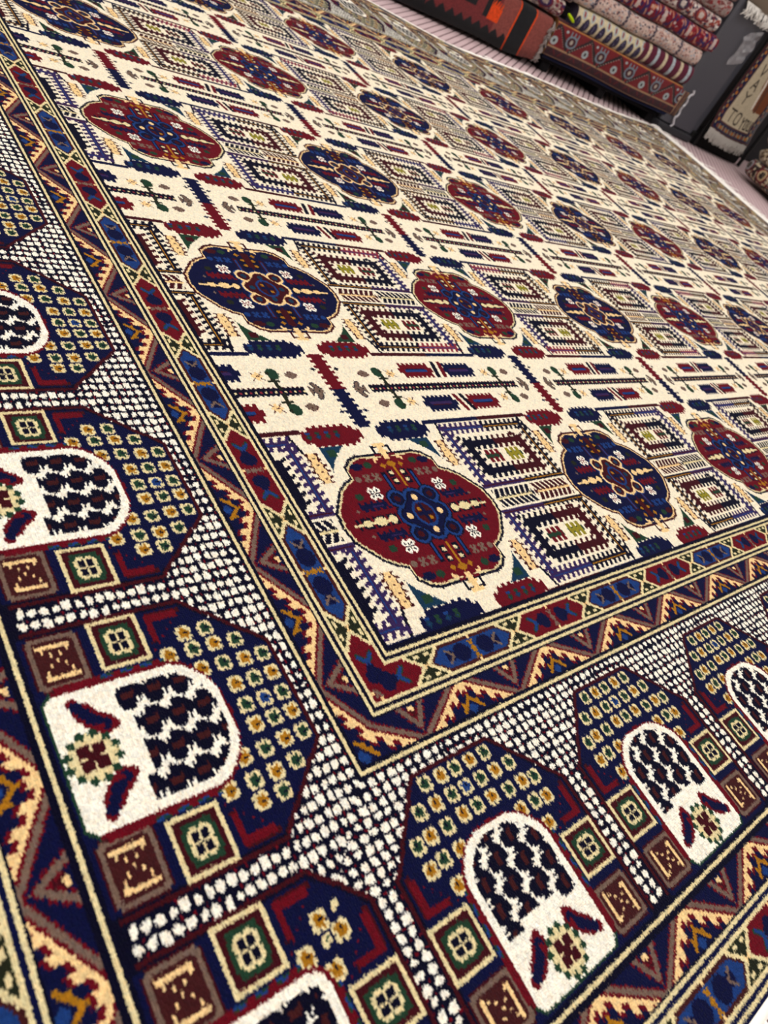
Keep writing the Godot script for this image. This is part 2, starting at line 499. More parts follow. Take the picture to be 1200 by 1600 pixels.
	for y in range(30, 72):
		for col in 4:
			if y < 34 and (col == 1 or col == 2): continue
			var cx := c + roundi((col - 1.5) * 14.0)
			var ph := posmod(y + (6 if col % 2 else 0), 12)
			var hw: int = prof[ph]
			var sh := 1 if ph > 6 else (-1 if ph < 2 else 0)
			for x in range(cx - hw + sh, cx + hw + 1 + sh):
				var lim := 27.0 if y < 52 else 27.0 * sqrt(maxf(0.0, 1.0 - pow((y - 52) / 19.0, 2)))
				if absf(x - c) > lim - 1.5: continue
				if (ph == 2 or ph == 8) and absi(x - cx) > hw - 3 and (x > cx) == (ph == 2): continue
				cv.p(x, y, BR if absi(x - cx - sh) < 2 and ph > 1 and ph < 8 else BK)
	# two curled petals and a rosette
	for sx: int in [-1, 1]:
		var pe := [[24, 11], [22, 12], [19, 14], [16, 16], [14, 18], [12, 21], [11, 24]]
		for k in pe.size(): cv.ell(c + sx * pe[k][0], pe[k][1] + 1, 4.4 if k > 1 and k < 6 else 2.6, 4.2 if k > 1 and k < 6 else 2.6, RD)
		for k in range(1, pe.size() - 1): cv.ell(c + sx * pe[k][0], pe[k][1] + 1, 2.8, 2.6, NV)
		cv.r(c + sx * 12, 16, c + sx * 11, 21, RD)
	for k in 12:
		var th := TAU * (k + 0.5) / 12.0
		cv.ell(c + cos(th) * 9.6, 13 + sin(th) * 9.6, 2.1, 2.1, GN)
	cv.ell(c, 13, 8.2, 8.2, YC)
	for k in 12:
		var th := TAU * k / 12.0
		cv.ell(c + cos(th) * 8.4, 13 + sin(th) * 8.4, 1.7, 1.7, YC)
	for d in [[-3, -3], [3, -3], [-3, 3], [3, 3], [0, 0]]: cv.r(c + d[0] - 2, 13 + d[1] - 2, c + d[0] + 2, 13 + d[1] + 2, MR)
	for d in [[0, -5], [0, 5], [-5, 0], [5, 0]]: cv.r(c + d[0], 13 + d[1], c + d[0], 13 + d[1], YC)
	return cv

# guard band of long hexagons: one unit, 77 along, 17 across
func hexes() -> Cv:
	var cv := Cv.new(154, 17, OL)
	for n in 2:
		var x0 := n * 77
		for x in 77:
			for y in 17:
				var e := minf(x, 76 - x)          # from the crossing
				var hh := minf(8.6, e * 0.78 + 0.5)
				var d := absf(y - 8)
				if d <= hh:
					var inner := minf(8.6, (e - 3.0) * 0.78 + 0.5)
					var c := YC if e > 1 else PE
					if d <= inner - 0.6 and e > 3: c = BL if n == 0 else RD
					elif d > 6.5 and e > 12: c = BL if n == 0 else RD
					if n == 0 and c == BL and d > inner - 2.4: c = BR
					cv.p(x0 + x, y, c)
				elif e < 9 and d > 5 and d < 8 and e > 2 + (8 - d): pass
		for s: int in [-1, 1]:
			for q: int in [-1, 1]:
				cv.r(x0 + 38 + s * 33, 8 + q * 7, x0 + 38 + s * 36, 8 + q * 6, YC)
			if n == 1:
				cv.art(x0 + 38 + s * 18, 8, ["ggb.......", "gbbbg.....", ".gbbbg....", "..gbbbg.nn", "...gbbbbnn", "....bbbnnn", "...gbbbbnn", "..gbbbg.nn", ".gbbbg....", "gbbbg.....", "ggb......."], {"g": GN, "b": BL, "n": NV}, -s)
				cv.ell(x0 + 38 + s * 9, 8, 5, 5.5, NV)
			else:
				cv.art(x0 + 38 + s * 18, 8, ["tt.......", ".tttn....", "nnttnnnn.", "nnnttttnn", "nnnnttttn", "nnnttttnn", "nnttnnnn.", ".tttn....", "tt......."], {"t": TP, "n": NV}, -s)
				cv.ell(x0 + 38 + s * 10, 8, 6.5, 6, NV)
		cv.art(x0 + 38, 8, [".tt.tt.", "..ttt..", "..ttt..", "...t...", "..ttt..", "..ttt..", ".ttttt.", "..ttt..", "...t...", "..ttt..", "..ttt..", ".tt.tt."], {"t": OC if n == 0 else TP})
		cv.r(x0 + 38, 0, x0 + 39, 1, PE)
		cv.r(x0 + 38, 15, x0 + 39, 16, PE)
	return cv

# guard band of toothed triangles: 77 along, 18 across (0 = outer side, apex inwards)
func triangles() -> Cv:
	var cv := Cv.new(77, 18, NV)
	for x in 77:
		for y in 18:
			var e := absf(x - 38.0)
			var d := (16.5 - y) - (e - 3.0) * 0.62     # above 0: inside the big triangle
			var c := NV
			if d > -6.5 and d <= -5.5: c = RD
			elif d > -5.5 and d <= -2.5: c = TP
			elif d > -2.5 and d <= -1.0: c = RD
			elif d > -1.0 and d <= (5.6 if posmod(int(e) + 1, 8) < 4 else 1.6): c = PE
			elif d > -1.0 and d <= (7.6 if posmod(int(e) + 1, 8) < 4 else 4.2): c = RD
			cv.p(x, y, c)
	# ochre angle with blue
	for s: int in [-1, 1]:
		cv.line(38, 8, 38 + s * 7, 1, OC, 2)
		cv.r(38 + s * 5, 3, 38 + s * 6, 6, OC)
	cv.ell(38, 2, 3, 2.6, BL)
	cv.r(38, 7, 39, 10, OC)
	# the dark triangles between: a red and taupe tree pointing outwards
	for x in range(-19, 20):
		for y in range(2, 18):
			var w := (y - 2) * 0.85
			if absf(x) > w: continue
			var c := -1
			if absf(absf(x) - (y - 5) * 0.62) < 1.7 and y > 4: c = TP
			elif absf(absf(x) - (y - 5) * 0.62) < 3.4 and posmod(y, 4) < 3: c = RD
			elif absf(x) < 1.2 and y < 8: c = TP
			elif absf(x) < (y - 5) * 0.4 and y < 16: c = MR
			if c >= 0: cv.p(posmod(x, 77), y, c)
	cv.r(75, 15, 76, 16, PE)
	cv.r(0, 14, 1, 16, PE)
	return cv

# a length of all the borders, n knots long; rows run from the outer edge (0) to the field (BW)
func border_strip(n: int, shift: int, nshift: int) -> Image:
	var im := Image.create(n, BW, false, Image.FORMAT_L8)
	var row := func(y0: int, y1: int, c: int) -> void: im.fill_rect(Rect2i(0, y0, n, y1 - y0), Color8(c, c, c))
	row.call(0, BW, BK)
	for l in [[0, 2, NV], [2, 4, YC], [4, 6, NV], [6, 8, YC], [25, 27, YC], [27, 29, NV], [29, 31, YC], [50, 53, BK], [53, 55, YC], [55, 56, BK], [176, 178, YC], [199, 201, YC], [203, 205, YC], [222, 224, YC], [226, 228, YC], [228, 231, BK]]:
		row.call(l[0], l[1], l[2])
	var lay := func(cv: Cv, y: int, s: int) -> void:
		var u := cv.img()
		var x := posmod(s, cv.w) - cv.w
		while x < n:
			im.blit_rect(u, Rect2i(0, 0, cv.w, cv.h), Vector2i(x, y))
			x += cv.w
	lay.call(hexes(), 8, shift)
	lay.call(triangles(), 32, shift + 17)
	lay.call(niche(), 57, nshift)
	lay.call(triangles(), 180, shift - 26)
	lay.call(hexes(), 205, shift)
	return im

func rug_image() -> Image:
	var im := Image.create(RUG_W, RUG_H, false, Image.FORMAT_L8)
	var cell := field_cell()
	var ci := cell.img()
	var o := Vector2i(BW, BW)                      # the field's corner
	var first := Vector2i(roundi(FL.x * 1.2), roundi(FL.y * 1.2))
	var y := o.y - posmod(first.y, 2 * K)
	while y < RUG_H:
		var x := o.x - posmod(first.x, 2 * K)
		while x < RUG_W:
			im.blit_rect(ci, Rect2i(0, 0, 2 * K, 2 * K), Vector2i(x, y))
			x += 2 * K
		y += 2 * K
	# near side and far side run along x; the ends run along y; mitred corners
	# phases: crossings 14 knots outside the field's corner, niche bars 13 knots outside the main border's inner corner
	var hs := border_strip(RUG_W, BW + 17, 57 + 118 - 16)
	var vs := border_strip(RUG_H, BW + 17, 57 + 118 - 16)
	im.blit_rect(hs, Rect2i(0, 0, RUG_W, BW), Vector2i(0, 0))
	var far := hs.duplicate()
	far.flip_y()
	im.blit_rect(far, Rect2i(0, 0, RUG_W, BW), Vector2i(0, RUG_H - BW))
	# turn the strip so that its outer rows lie on the left
	var left := Image.create(BW, RUG_H, false, Image.FORMAT_L8)
	var src := vs.get_data()
	var dst := PackedByteArray()
	dst.resize(BW * RUG_H)
	for j in RUG_H:
		for i in BW: dst[j * BW + i] = src[i * RUG_H + j]
	left = Image.create_from_data(BW, RUG_H, false, Image.FORMAT_L8, dst)
	var right := left.duplicate()
	right.flip_x()
	im.blit_rect(left, Rect2i(0, BW, BW, RUG_H - 2 * BW), Vector2i(0, BW))
	im.blit_rect(right, Rect2i(0, BW, BW, RUG_H - 2 * BW), Vector2i(RUG_W - BW, BW))
	for j in BW:
		im.blit_rect(left, Rect2i(0, j, j, 1), Vector2i(0, j))
		im.blit_rect(left, Rect2i(0, RUG_H - 1 - j, j, 1), Vector2i(0, RUG_H - 1 - j))
		im.blit_rect(right, Rect2i(BW - j, j, j, 1), Vector2i(RUG_W - j, j))
		im.blit_rect(right, Rect2i(BW - j, RUG_H - 1 - j, j, 1), Vector2i(RUG_W - j, RUG_H - 1 - j))
	return im

# palette numbers to dyed wool: every knot a little lighter or darker than the next, and each weaver's row its own dye lot
func dyed(ix: Image) -> Image:
	var w := ix.get_width()
	var h := ix.get_height()
	var s := ix.get_data()
	var d := PackedByteArray()
	d.resize(w * h * 3)
	var tab := []
	for c in pal:
		var q := Color(c)
		var lots := PackedByteArray()
		for k in 64:
			var f := 1.0 + (rng.randf() - 0.5) * 0.16
			var g := 1.0 + (rng.randf() - 0.5) * 0.05
			lots.append_array([clampi(roundi(q.r8 * f * g + rng.randf() * 2.0), 0, 255), clampi(roundi(q.g8 * f + rng.randf() * 2.0), 0, 255), clampi(roundi(q.b8 * f / g + rng.randf() * 2.0), 0, 255)])
		tab.append(lots)
	var lot := PackedByteArray()
	lot.resize(4096)
	for k in 4096: lot[k] = rng.randi() % 64
	var at := 0
	var n := 0
	for y in h:
		n = (y * 1597 + 11) % 4096
		for x in w:
			n = (n + 7) & 4095
			var t: PackedByteArray = tab[s[y * w + x]]
			var k := lot[n ^ (x & 63)] * 3
			d[at] = t[k]
			d[at + 1] = t[k + 1]
			d[at + 2] = t[k + 2]
			at += 3
	return Image.create_from_data(w, h, false, Image.FORMAT_RGB8, d)

# ---------- the rug as an object ----------
const TW := 512
const TH := 400
func rug_pos(s: float, t: float, y := 0.0) -> Vector3:
	# knot numbers to metres; the far edge and the far end of the rug lie a little askew
	var a := (s - BW) / float(K) + FL.x / 200.0
	var b := (t - BW) / float(K) + FL.y / 200.0
	var far := smoothstep(4.1, 5.3, b)
	b += far * (0.45 * smoothstep(4.6, 3.2, a) - 0.06 * sin(a * 1.9) + 0.12 * smoothstep(6.5, 8.3, a))
	var endw := smoothstep(7.2, 8.35, a)
	a += endw * (0.16 * smoothstep(3.9, 5.2, b) - 0.34 * smoothstep(4.4, 2.6, b))
	var wave := 0.0014 + 0.0008 * sin(a * 2.1 + b * 1.3) + 0.0006 * sin(b * 3.7 - a * 1.1)
	return Vector3(a * U, y + wave, -b * RB * U)

func under(p: Vector3) -> Vector3: return Vector3(p.x, -0.0113, p.z)
func fuzz_masks() -> Array:
	# which tufts stray over the line: short strokes lying mostly across the rug, as its pile does
	var out := []
	for d in [[0, 2, 0.16], [0, -2, 0.12], [0, 3, 0.08], [1, 0, 0.14], [-1, 0, 0.14], [1, 1, 0.1], [-1, -1, 0.1], [0, 1, 0.2], [0, -1, 0.2]]:
		var m := Image.create(256, 256, false, Image.FORMAT_RGBA8)
		var n := int(65536 * float(d[2]) / 3.2)
		for k in n:
			var x := rng.randi() % 256
			var y := rng.randi() % 256
			for l in 2 + rng.randi() % 3: m.set_pixel(x, (y + l) % 256, Color.WHITE)
		var big := Image.create(2048 + 32, 1600 + 32, false, Image.FORMAT_RGBA8)
		for j in range(0, 1632, 256):
			for i in range(0, 2080, 256): big.blit_rect(m, Rect2i(0, 0, 256, 256), Vector2i(i, j))
		out.append([Vector2i(d[0], d[1]), big])
	return out

func build_rug() -> void:
	var master := dyed(rug_image())
	var masks := fuzz_masks()
	var fibre := fibre_bump()
	var tx := ceili(RUG_W / float(TW))
	var ty := ceili(RUG_H / float(TH))
	var tm := []
	for j in ty:
		for i in tx:
			var z := 4 if i + j <= 2 or (i == 0 and j < 3) else (3 if i + j == 3 else 2)
			var r := Rect2i(i * TW, j * TH, mini(TW, RUG_W - i * TW), mini(TH, RUG_H - j * TH))
			var g := r.grow(4).intersection(Rect2i(0, 0, RUG_W, RUG_H))
			var im := master.get_region(g)
			im.resize(g.size.x * z, g.size.y * z, Image.INTERPOLATE_NEAREST)
			if z > 2:
				for m in masks:
					var src := im.duplicate()
					var mk: Image = m[1].get_region(Rect2i(0, 0, src.get_width(), src.get_height()))
					im.blit_rect_mask(src, mk, Rect2i(0, 0, src.get_width(), src.get_height()), m[0])
			im = im.get_region(Rect2i((r.position - g.position) * z, r.size * z))
			var w := mat(Color("c6d0ea"), 1.0, 0.07, 0.12)
			w.rim_tint = 1.0
			w.detail_enabled = true
			w.detail_albedo = ImageTexture.create_from_image(im)
			w.detail_uv_layer = BaseMaterial3D.DETAIL_UV_2
			w.detail_blend_mode = BaseMaterial3D.BLEND_MODE_MIX
			w.texture_repeat = true
			w.uv1_triplanar = true
			w.uv1_world_triplanar = true
			w.uv1_scale = Vector3.ONE * (float(K) / 32.0 / U)
			w.heightmap_enabled = true
			w.heightmap_scale = 0.13
			w.heightmap_texture = fibre
			tm.append(w)
	# cut lines: tiles, zones and a few more for the waves
	var zs := [0, 29, 57, 176, 229]   # knots from the edge where each zone begins
	var cuts := func(n: int, tile: int) -> Array:
		var c := {}
		for k in range(0, n, 40): c[k] = 1
		for k in range(0, n, tile): c[k] = 1
		for k in zs:
			c[k] = 1
			c[n - k] = 1
		c[n] = 1
		var o := c.keys()
		o.sort()
		return o
	var cx: Array = cuts.call(RUG_W, TW)
	var cy: Array = cuts.call(RUG_H, TH)
	var names := ["outer_border", "outer_border", "main_border", "inner_border", "field"]
	var labels := {"outer_border": "outer guard band of red and blue hexagons and toothed triangles", "main_border": "navy border of cream arched niches with yellow flower dots", "inner_border": "narrow inner band of red and blue hexagons beside toothed triangles", "field": "cream ground with rows of dark red and navy medallions"}
	var surf := {}
	for j in cy.size() - 1:
		for i in cx.size() - 1:
			var mx: float = (cx[i] + cx[i + 1]) / 2.0
			var my: float = (cy[j] + cy[j + 1]) / 2.0
			var d := minf(minf(mx, RUG_W - mx), minf(my, RUG_H - my))
			var zone := 0
			for k in zs.size():
				if d > zs[k]: zone = k
			var ti := int(mx) / TW
			var tj := int(my) / TH
			var nm: String = names[zone]
			if not surf.has(nm): surf[nm] = {}
			var key := tj * tx + ti
			if not surf[nm].has(key): surf[nm][key] = st()
			var s: SurfaceTool = surf[nm][key]
			var tw := float(mini(TW, RUG_W - ti * TW))
			var th := float(mini(TH, RUG_H - tj * TH))
			var v := []
			for q in [[i, j + 1], [i + 1, j + 1], [i + 1, j], [i, j]]:
				var px := float(cx[q[0]])
				var py := float(cy[q[1]])
				var e := 6.0
				var nrm := (rug_pos(px, py + e) - rug_pos(px, py - e)).cross(rug_pos(px + e, py) - rug_pos(px - e, py)).normalized()
				if nrm.y < 0: nrm = -nrm
				var uv := Vector2(clampf((px - ti * TW) / tw, 0.0008, 0.9992), clampf((py - tj * TH) / th, 0.0008, 0.9992))
				v.append([rug_pos(px, py), uv, nrm])
			for n in [0, 1, 2, 0, 2, 3]:
				s.set_normal(v[n][2])
				s.set_uv(v[n][1])
				s.set_uv2(v[n][1])
				s.add_vertex(v[n][0])
	var rug := thing("knotted_rug", "huge cream knotted rug with dark red and navy medallions and a navy niche border", "rug")
	for nm in ["field", "inner_border", "main_border", "outer_border"]:
		var mesh := ArrayMesh.new()
		for key in surf[nm]:
			surf[nm][key].commit(mesh)
			mesh.surface_set_material(mesh.get_surface_count() - 1, tm[key])
		part(nm, mesh, null, rug, labels[nm])
	# woven backing: the rug's thickness
	var b := st()
	var ring := []
	for k in range(0, RUG_W, 40): ring.append(Vector2(k, 0))
	for k in range(0, RUG_H, 40): ring.append(Vector2(RUG_W, k))
	for k in range(RUG_W, 0, -40): ring.append(Vector2(k, RUG_H))
	for k in range(RUG_H, 0, -40): ring.append(Vector2(0, k))
	for k in ring.size():
		var p: Vector2 = ring[k]
		var q: Vector2 = ring[(k + 1) % ring.size()]
		quad(b, rug_pos(p.x, p.y), rug_pos(q.x, q.y), under(rug_pos(q.x, q.y)), under(rug_pos(p.x, p.y)))
	part("pile_edge", done(b), mat(Color("e8e2d2"), 0.95, 0.3), rug, "off-white cut edge of the pile")
	# fringes: a woven white band and loose tufts beyond it
	var white := mat(Color("f4f2ee"), 0.95, 0.4)
	for e in [["near", 10.0, 0.008], ["far", 19.0, 0.010], ["end", 56.0, 0.012]]:
		var band := st()
		var tuft := st()
		var n := RUG_W if e[0] != "end" else RUG_H
		var at := func(k: float, o: float, y: float) -> Vector3:
			if e[0] == "near": return rug_pos(k, -o, y)
			if e[0] == "far": return rug_pos(RUG_W - k, RUG_H + o, y)
			return rug_pos(RUG_W + o, k, y)
		for k in range(0, n, 20):
			var w0: float = e[1] * (0.8 + 0.4 * sin(k * 0.031) * sin(k * 0.0077))
			var k1 := mini(k + 20, n)
			var w1: float = e[1] * (0.8 + 0.4 * sin(k1 * 0.031) * sin(k1 * 0.0077))
			var prof := [[0.0, -0.002], [0.35, 0.001], [0.8, -0.004], [1.0, -0.0119]]
			for l in 3:
				quad(band, at.call(k, prof[l][0] * w0, prof[l][1]), at.call(k1, prof[l][0] * w1, prof[l][1]), at.call(k1, prof[l + 1][0] * w1, prof[l + 1][1]), at.call(k, prof[l + 1][0] * w0, prof[l + 1][1]))
		part("fringe_band", done(band), white, rug, "white woven band at the rug's edge")
		for k in range(0, n, 5):
			var len: float = e[1] * (0.7 + 0.8 * rng.randf() + (1.2 if rng.randf() < 0.06 else 0.0))
			var sk := (rng.randf() - 0.5) * 9.0
			var a: Vector3 = at.call(k, e[1] * 0.5, -0.004)
			var m: Vector3 = at.call(k + sk * 0.4, e[1] * 0.5 + len * 0.6, -0.007 + 0.004 * rng.randf())
			var z: Vector3 = at.call(k + sk, e[1] * 0.5 + len, -0.0105)
			var sd: Vector3 = (at.call(k + 1.6, 0.0, 0.0) - at.call(k, 0.0, 0.0))
			var up := Vector3(0, 0.0016, 0)
			for g in [[a, m], [m, z]]:
				quad(tuft, g[0] - sd, g[0] + up, g[1] + up, g[1] - sd)
				quad(tuft, g[0] + up, g[0] + sd, g[1] + sd, g[1] + up)
		part("fringe", done(tuft), white, rug, "loose white tufts at the rug's edge").set_meta("kind", "stuff")

	# a loop of loose warp at the far corner
	var loop := []
	for k in 25:
		var th := TAU * k / 24.0
		loop.append(rug_pos(RUG_W + 26 + 30 * cos(th), RUG_H - 4 + 22 * sin(th), -0.004 + 0.003 * sin(th * 2.0)))
	part("fringe_loop", tube(loop, 0.0055), white, rug, "white loop of warp threads at the corner")

func fibre_bump() -> ImageTexture:
	# tops of the tufts: every knot a rounded bump, split into yarn ends
	var n := 256
	var im := Image.create(n, n, false, Image.FORMAT_L8)
	var hts := []
	for k in 1024: hts.append([rng.randf(), rng.randf() - 0.5, rng.randf() - 0.5])
	for y in n:
		for x in n:
			var kx := x / 8
			var ky := y / 8
			var best := 0.0
			for dy: int in [-1, 0, 1]:
				for dx: int in [-1, 0, 1]:
					var h: Array = hts[posmod(ky + dy, 32) * 32 + posmod(kx + dx, 32)]
					var c := Vector2((kx + dx) * 8 + 4 + h[1] * 4.0, (ky + dy) * 8 + 4 + h[2] * 4.0)
					var q := Vector2(x - c.x, (y - c.y) * 0.85).length() / 5.2
					best = maxf(best, (0.55 + 0.45 * h[0]) * (1.0 - q * q))
			best += (rng.randf() - 0.5) * 0.22
			im.set_pixel(x, y, Color(best, best, best))
	return ImageTexture.create_from_image(im)

# ---------- the ribbed floor carpet ----------
const FLOOR_Y := -0.012
func build_floor() -> void:
	var slab := st()
	box(slab, Vector3(1.4, FLOOR_Y - 0.06, -1.0), Vector3(4.2, 0.05, 3.6))
	solo("floor", done(slab), mat(Color("4a4446"), 0.9), "dark floor slab under the carpet", "", "", "structure")
	# carpet: long ribs at a slant, dark lines pressed between them
	var dir := Vector3(cos(deg_to_rad(39.5)), 0, -sin(deg_to_rad(39.5)))
	var acr := Vector3(dir.z, 0, -dir.x)
	var ribs := []
	var gap := st()
	var pitch := 0.0745 * U
	var org := Vector3(1.4, FLOOR_Y, -1.0)
	gap.set_smooth_group(-1)
	for k in range(-128, 129):
		var c := org + acr * (k * pitch)
		# clip each rib to the room
		var lo := -20.0
		var hi := 20.0
		for ax in [[c.x, dir.x, -2.75, 5.55], [c.z, dir.z, -4.55, 2.55]]:
			var q: float = (ax[2] - ax[0]) / ax[1]
			var r: float = (ax[3] - ax[0]) / ax[1]
			lo = maxf(lo, minf(q, r))
			hi = minf(hi, maxf(q, r))
		if hi - lo < 0.02: continue
		var a := c + dir * lo
		var b := c + dir * hi
		var len := hi - lo
		var rib := st()
		rib.set_smooth_group(-1)
		var prof := [[0.43, -0.004], [0.36, -0.001], [0.2, 0.0], [-0.2, 0.0], [-0.36, -0.001], [-0.43, -0.004]]
		for l in 5:
			var p0: Vector3 = acr * (prof[l][0] * pitch) + Vector3(0, prof[l][1], 0)
			var p1: Vector3 = acr * (prof[l + 1][0] * pitch) + Vector3(0, prof[l + 1][1], 0)
			quad(rib, a + p0, a + p1, b + p1, b + p0, Vector2(0, 0), Vector2(0.05, 0), Vector2(0.05, len * 20), Vector2(0, len * 20))
		var g0 := acr * (0.43 * pitch) + Vector3(0, -0.0035, 0)
		var g1 := acr * (0.57 * pitch) + Vector3(0, -0.0035, 0)
		quad(gap, a + g1, a + g0, b + g0, b + g1)
		ribs.append(done(rib))
	var cm := mat(Color("cbb7bb"), 0.95, 0.25)
	var ns := FastNoiseLite.new()
	ns.frequency = 0.09
	ns.seed = 4
	var nt := NoiseTexture2D.new()
	nt.noise = ns
	nt.seamless = true
	nt.width = 256
	nt.height = 256
	var ramp := Gradient.new()
	ramp.set_color(0, Color("d8ccd0"))
	ramp.set_color(1, Color("ffffff"))
	nt.color_ramp = ramp
	cm.albedo_texture = nt
	cm.uv1_triplanar = true
	cm.uv1_world_triplanar = true
	cm.uv1_scale = Vector3.ONE * 9.0
	cm.heightmap_enabled = true
	cm.heightmap_scale = 0.08
	cm.heightmap_texture = nt
	var t := thing("ribbed_carpet", "dusty pink ribbed floor carpet with thin dark lines under the big rug", "carpet")
	for r in ribs: part("rib", r, cm, t)
	part("groove_lines", done(gap), mat(Color("45292f"), 0.95), t, "thin dark plum lines between the ribs").set_meta("kind", "stuff")

# ---------- the room ----------
func build_room() -> void:
	var wallm := mat(Color("b9b4ae"), 0.85)
	var lo := Vector3(-2.8, FLOOR_Y - 0.01, -4.6)
	var hi := Vector3(5.6, 3.0, 2.6)
	var c := (lo + hi) / 2
	var e := (hi - lo) / 2
	for w in [["wall_left", Vector3(lo.x - 0.05, c.y, c.z), Vector3(0.05, e.y, e.z + 0.1)], ["wall_right", Vector3(hi.x + 0.05, c.y, c.z), Vector3(0.05, e.y, e.z + 0.1)], ["wall_back", Vector3(c.x, c.y, lo.z - 0.05), Vector3(e.x, e.y, 0.05)], ["wall_front", Vector3(c.x, c.y, hi.z + 0.05), Vector3(e.x, e.y, 0.05)], ["ceiling", Vector3(c.x, hi.y + 0.05, c.z), Vector3(e.x + 0.1, 0.05, e.z + 0.1)]]:
		var s := st()
		box(s, w[1], w[2])
		solo(w[0], done(s), wallm if w[0] != "ceiling" else mat(Color("e6e4e0"), 0.9), "plain off-white shop " + ("ceiling" if w[0] == "ceiling" else "wall"), "", "", "structure")
	# flat ceiling panels
	var glow := mat(Color.WHITE, 0.5)
	glow.emission_enabled = true
	glow.emission = Color(LIGHT_COLOR)
	glow.emission_energy_multiplier = 2.5
	var frame := mat(Color("d8d8d8"), 0.5)
	for x: float in [-1.4, 1.0, 3.4]:
		for z: float in [1.2, -0.9, -3.0]:
			var t := thing("ceiling_light", "square flat white light panel set in the shop ceiling", "ceiling light", "light panels in the ceiling")
			var s := st()
			box(s, Vector3(x, 2.985, z), Vector3(0.31, 0.014, 0.31))
			part("frame", done(s), frame, t)
			var d := st()
			box(d, Vector3(x, 2.968, z), Vector3(0.28, 0.004, 0.28))
			part("diffuser", done(d), glow, t, "glowing white diffuser")
			var l := AreaLight3D.new()
			l.name = "panel_light"
			l.area_size = Vector2(0.56, 0.56)
			l.light_color = Color(LIGHT_COLOR)
			l.light_energy = LIGHT_ENERGY
			l.shadow_enabled = true
			l.position = Vector3(x, 2.955, z)
			l.rotation_degrees = Vector3(-90, 0, 0)
			l.set("area_range", 12.0)
			t.add_child(l)

# ---------- goods along the far side of the shop ----------
const EX := Vector3(0.9889, 0, 0.1483)    # along the row of stacks
const EF := Vector3(-0.1483, 0, 0.9889)   # out of the row, towards the floor
func at_row(s: float, o: float, z: float) -> Vector3:
	return (Vector3(4.6, 0, -6.25) + EX * s + EF * o + Vector3(0, z, 0)) * U

# a closed outline [out, up, v] carried along s; bend(s) moves it out and up
func sweep(prof: Array, s0: float, s1: float, n: int, bend: Callable) -> ArrayMesh:
	var s := st()
	var m := prof.size()
	var pt := func(k: int, i: int) -> Vector3:
		var q: Array = prof[posmod(i, m)]
		var u := lerpf(s0, s1, k / float(n))
		var w: Vector3 = bend.call(u, q[1])
		return at_row(u + w.z, q[0] + w.x, q[1] + w.y)
	for k in n:
		for i in m:
			var j := (i + 1) % m
			var v0: float = prof[i][2]
			var v1: float = prof[j][2] if j > 0 else 1.0
			var a := k / float(n)
			var b := (k + 1) / float(n)
			s.set_smooth_group(0)
			quad(s, pt.call(k, j), pt.call(k + 1, j), pt.call(k + 1, i), pt.call(k, i), Vector2(a, 1 - v1), Vector2(b, 1 - v1), Vector2(b, 1 - v0), Vector2(a, 1 - v0))
	s.set_smooth_group(-1)
	for k in [0, n]:
		var c := Vector3.ZERO
		for i in m: c += pt.call(k, i) / m
		for i in m:
			var p: Vector3 = pt.call(k, i)
			var q: Vector3 = pt.call(k, i + 1)
			var uv := Vector2(0.01 if k == 0 else 0.99, 0.5)
			var tri := [c, p, q] if k == n else [c, q, p]
			for w in tri:
				s.set_uv(uv)
				s.add_vertex(w)
	return done(s)
# a cloth that hangs down in front and turns back over what it lies on: first the seen side, then the inside
func cloth(z0: float, z1: float, back: float, th: float, vlen: float) -> Array:
	var run := [[0.0, z0], [0.0, lerpf(z0, z1, 0.3)], [0.0, lerpf(z0, z1, 0.6)], [0.0, z1 - 0.06], [-0.02, z1 - 0.02], [-0.06, z1], [-back, z1]]
	var len := [0.0]
	for k in range(1, run.size()): len.append(len[-1] + Vector2(run[k][0] - run[k - 1][0], run[k][1] - run[k - 1][1]).length())
	var out := []
	for k in run.size(): out.append([run[k][0], run[k][1], len[k] / vlen])
	for k in range(run.size() - 1, -1, -1):
		var q: Array = run[k]
		var i := 0.0
		if q[0] < -0.03: i = 1.0
		out.append([q[0] - th * (1.0 - i), q[1] - th * i, 0.95])
	return out
# a folded rug seen at its rounded fold
func fold(z0: float, z1: float, depth: float) -> Array:
	var out := []
	var r := (z1 - z0) / 2
	var c := (z0 + z1) / 2
	out.append([-depth, z0, 0.0])
	for k in 9:
		var th := -PI / 2 + PI * k / 8.0
		out.append([-r * 0.7 + cos(th) * r * 0.7, c + sin(th) * r * 0.98, 0.1 + 0.75 * k / 8.0])
	out.append([-depth, z1, 0.95])
	return out

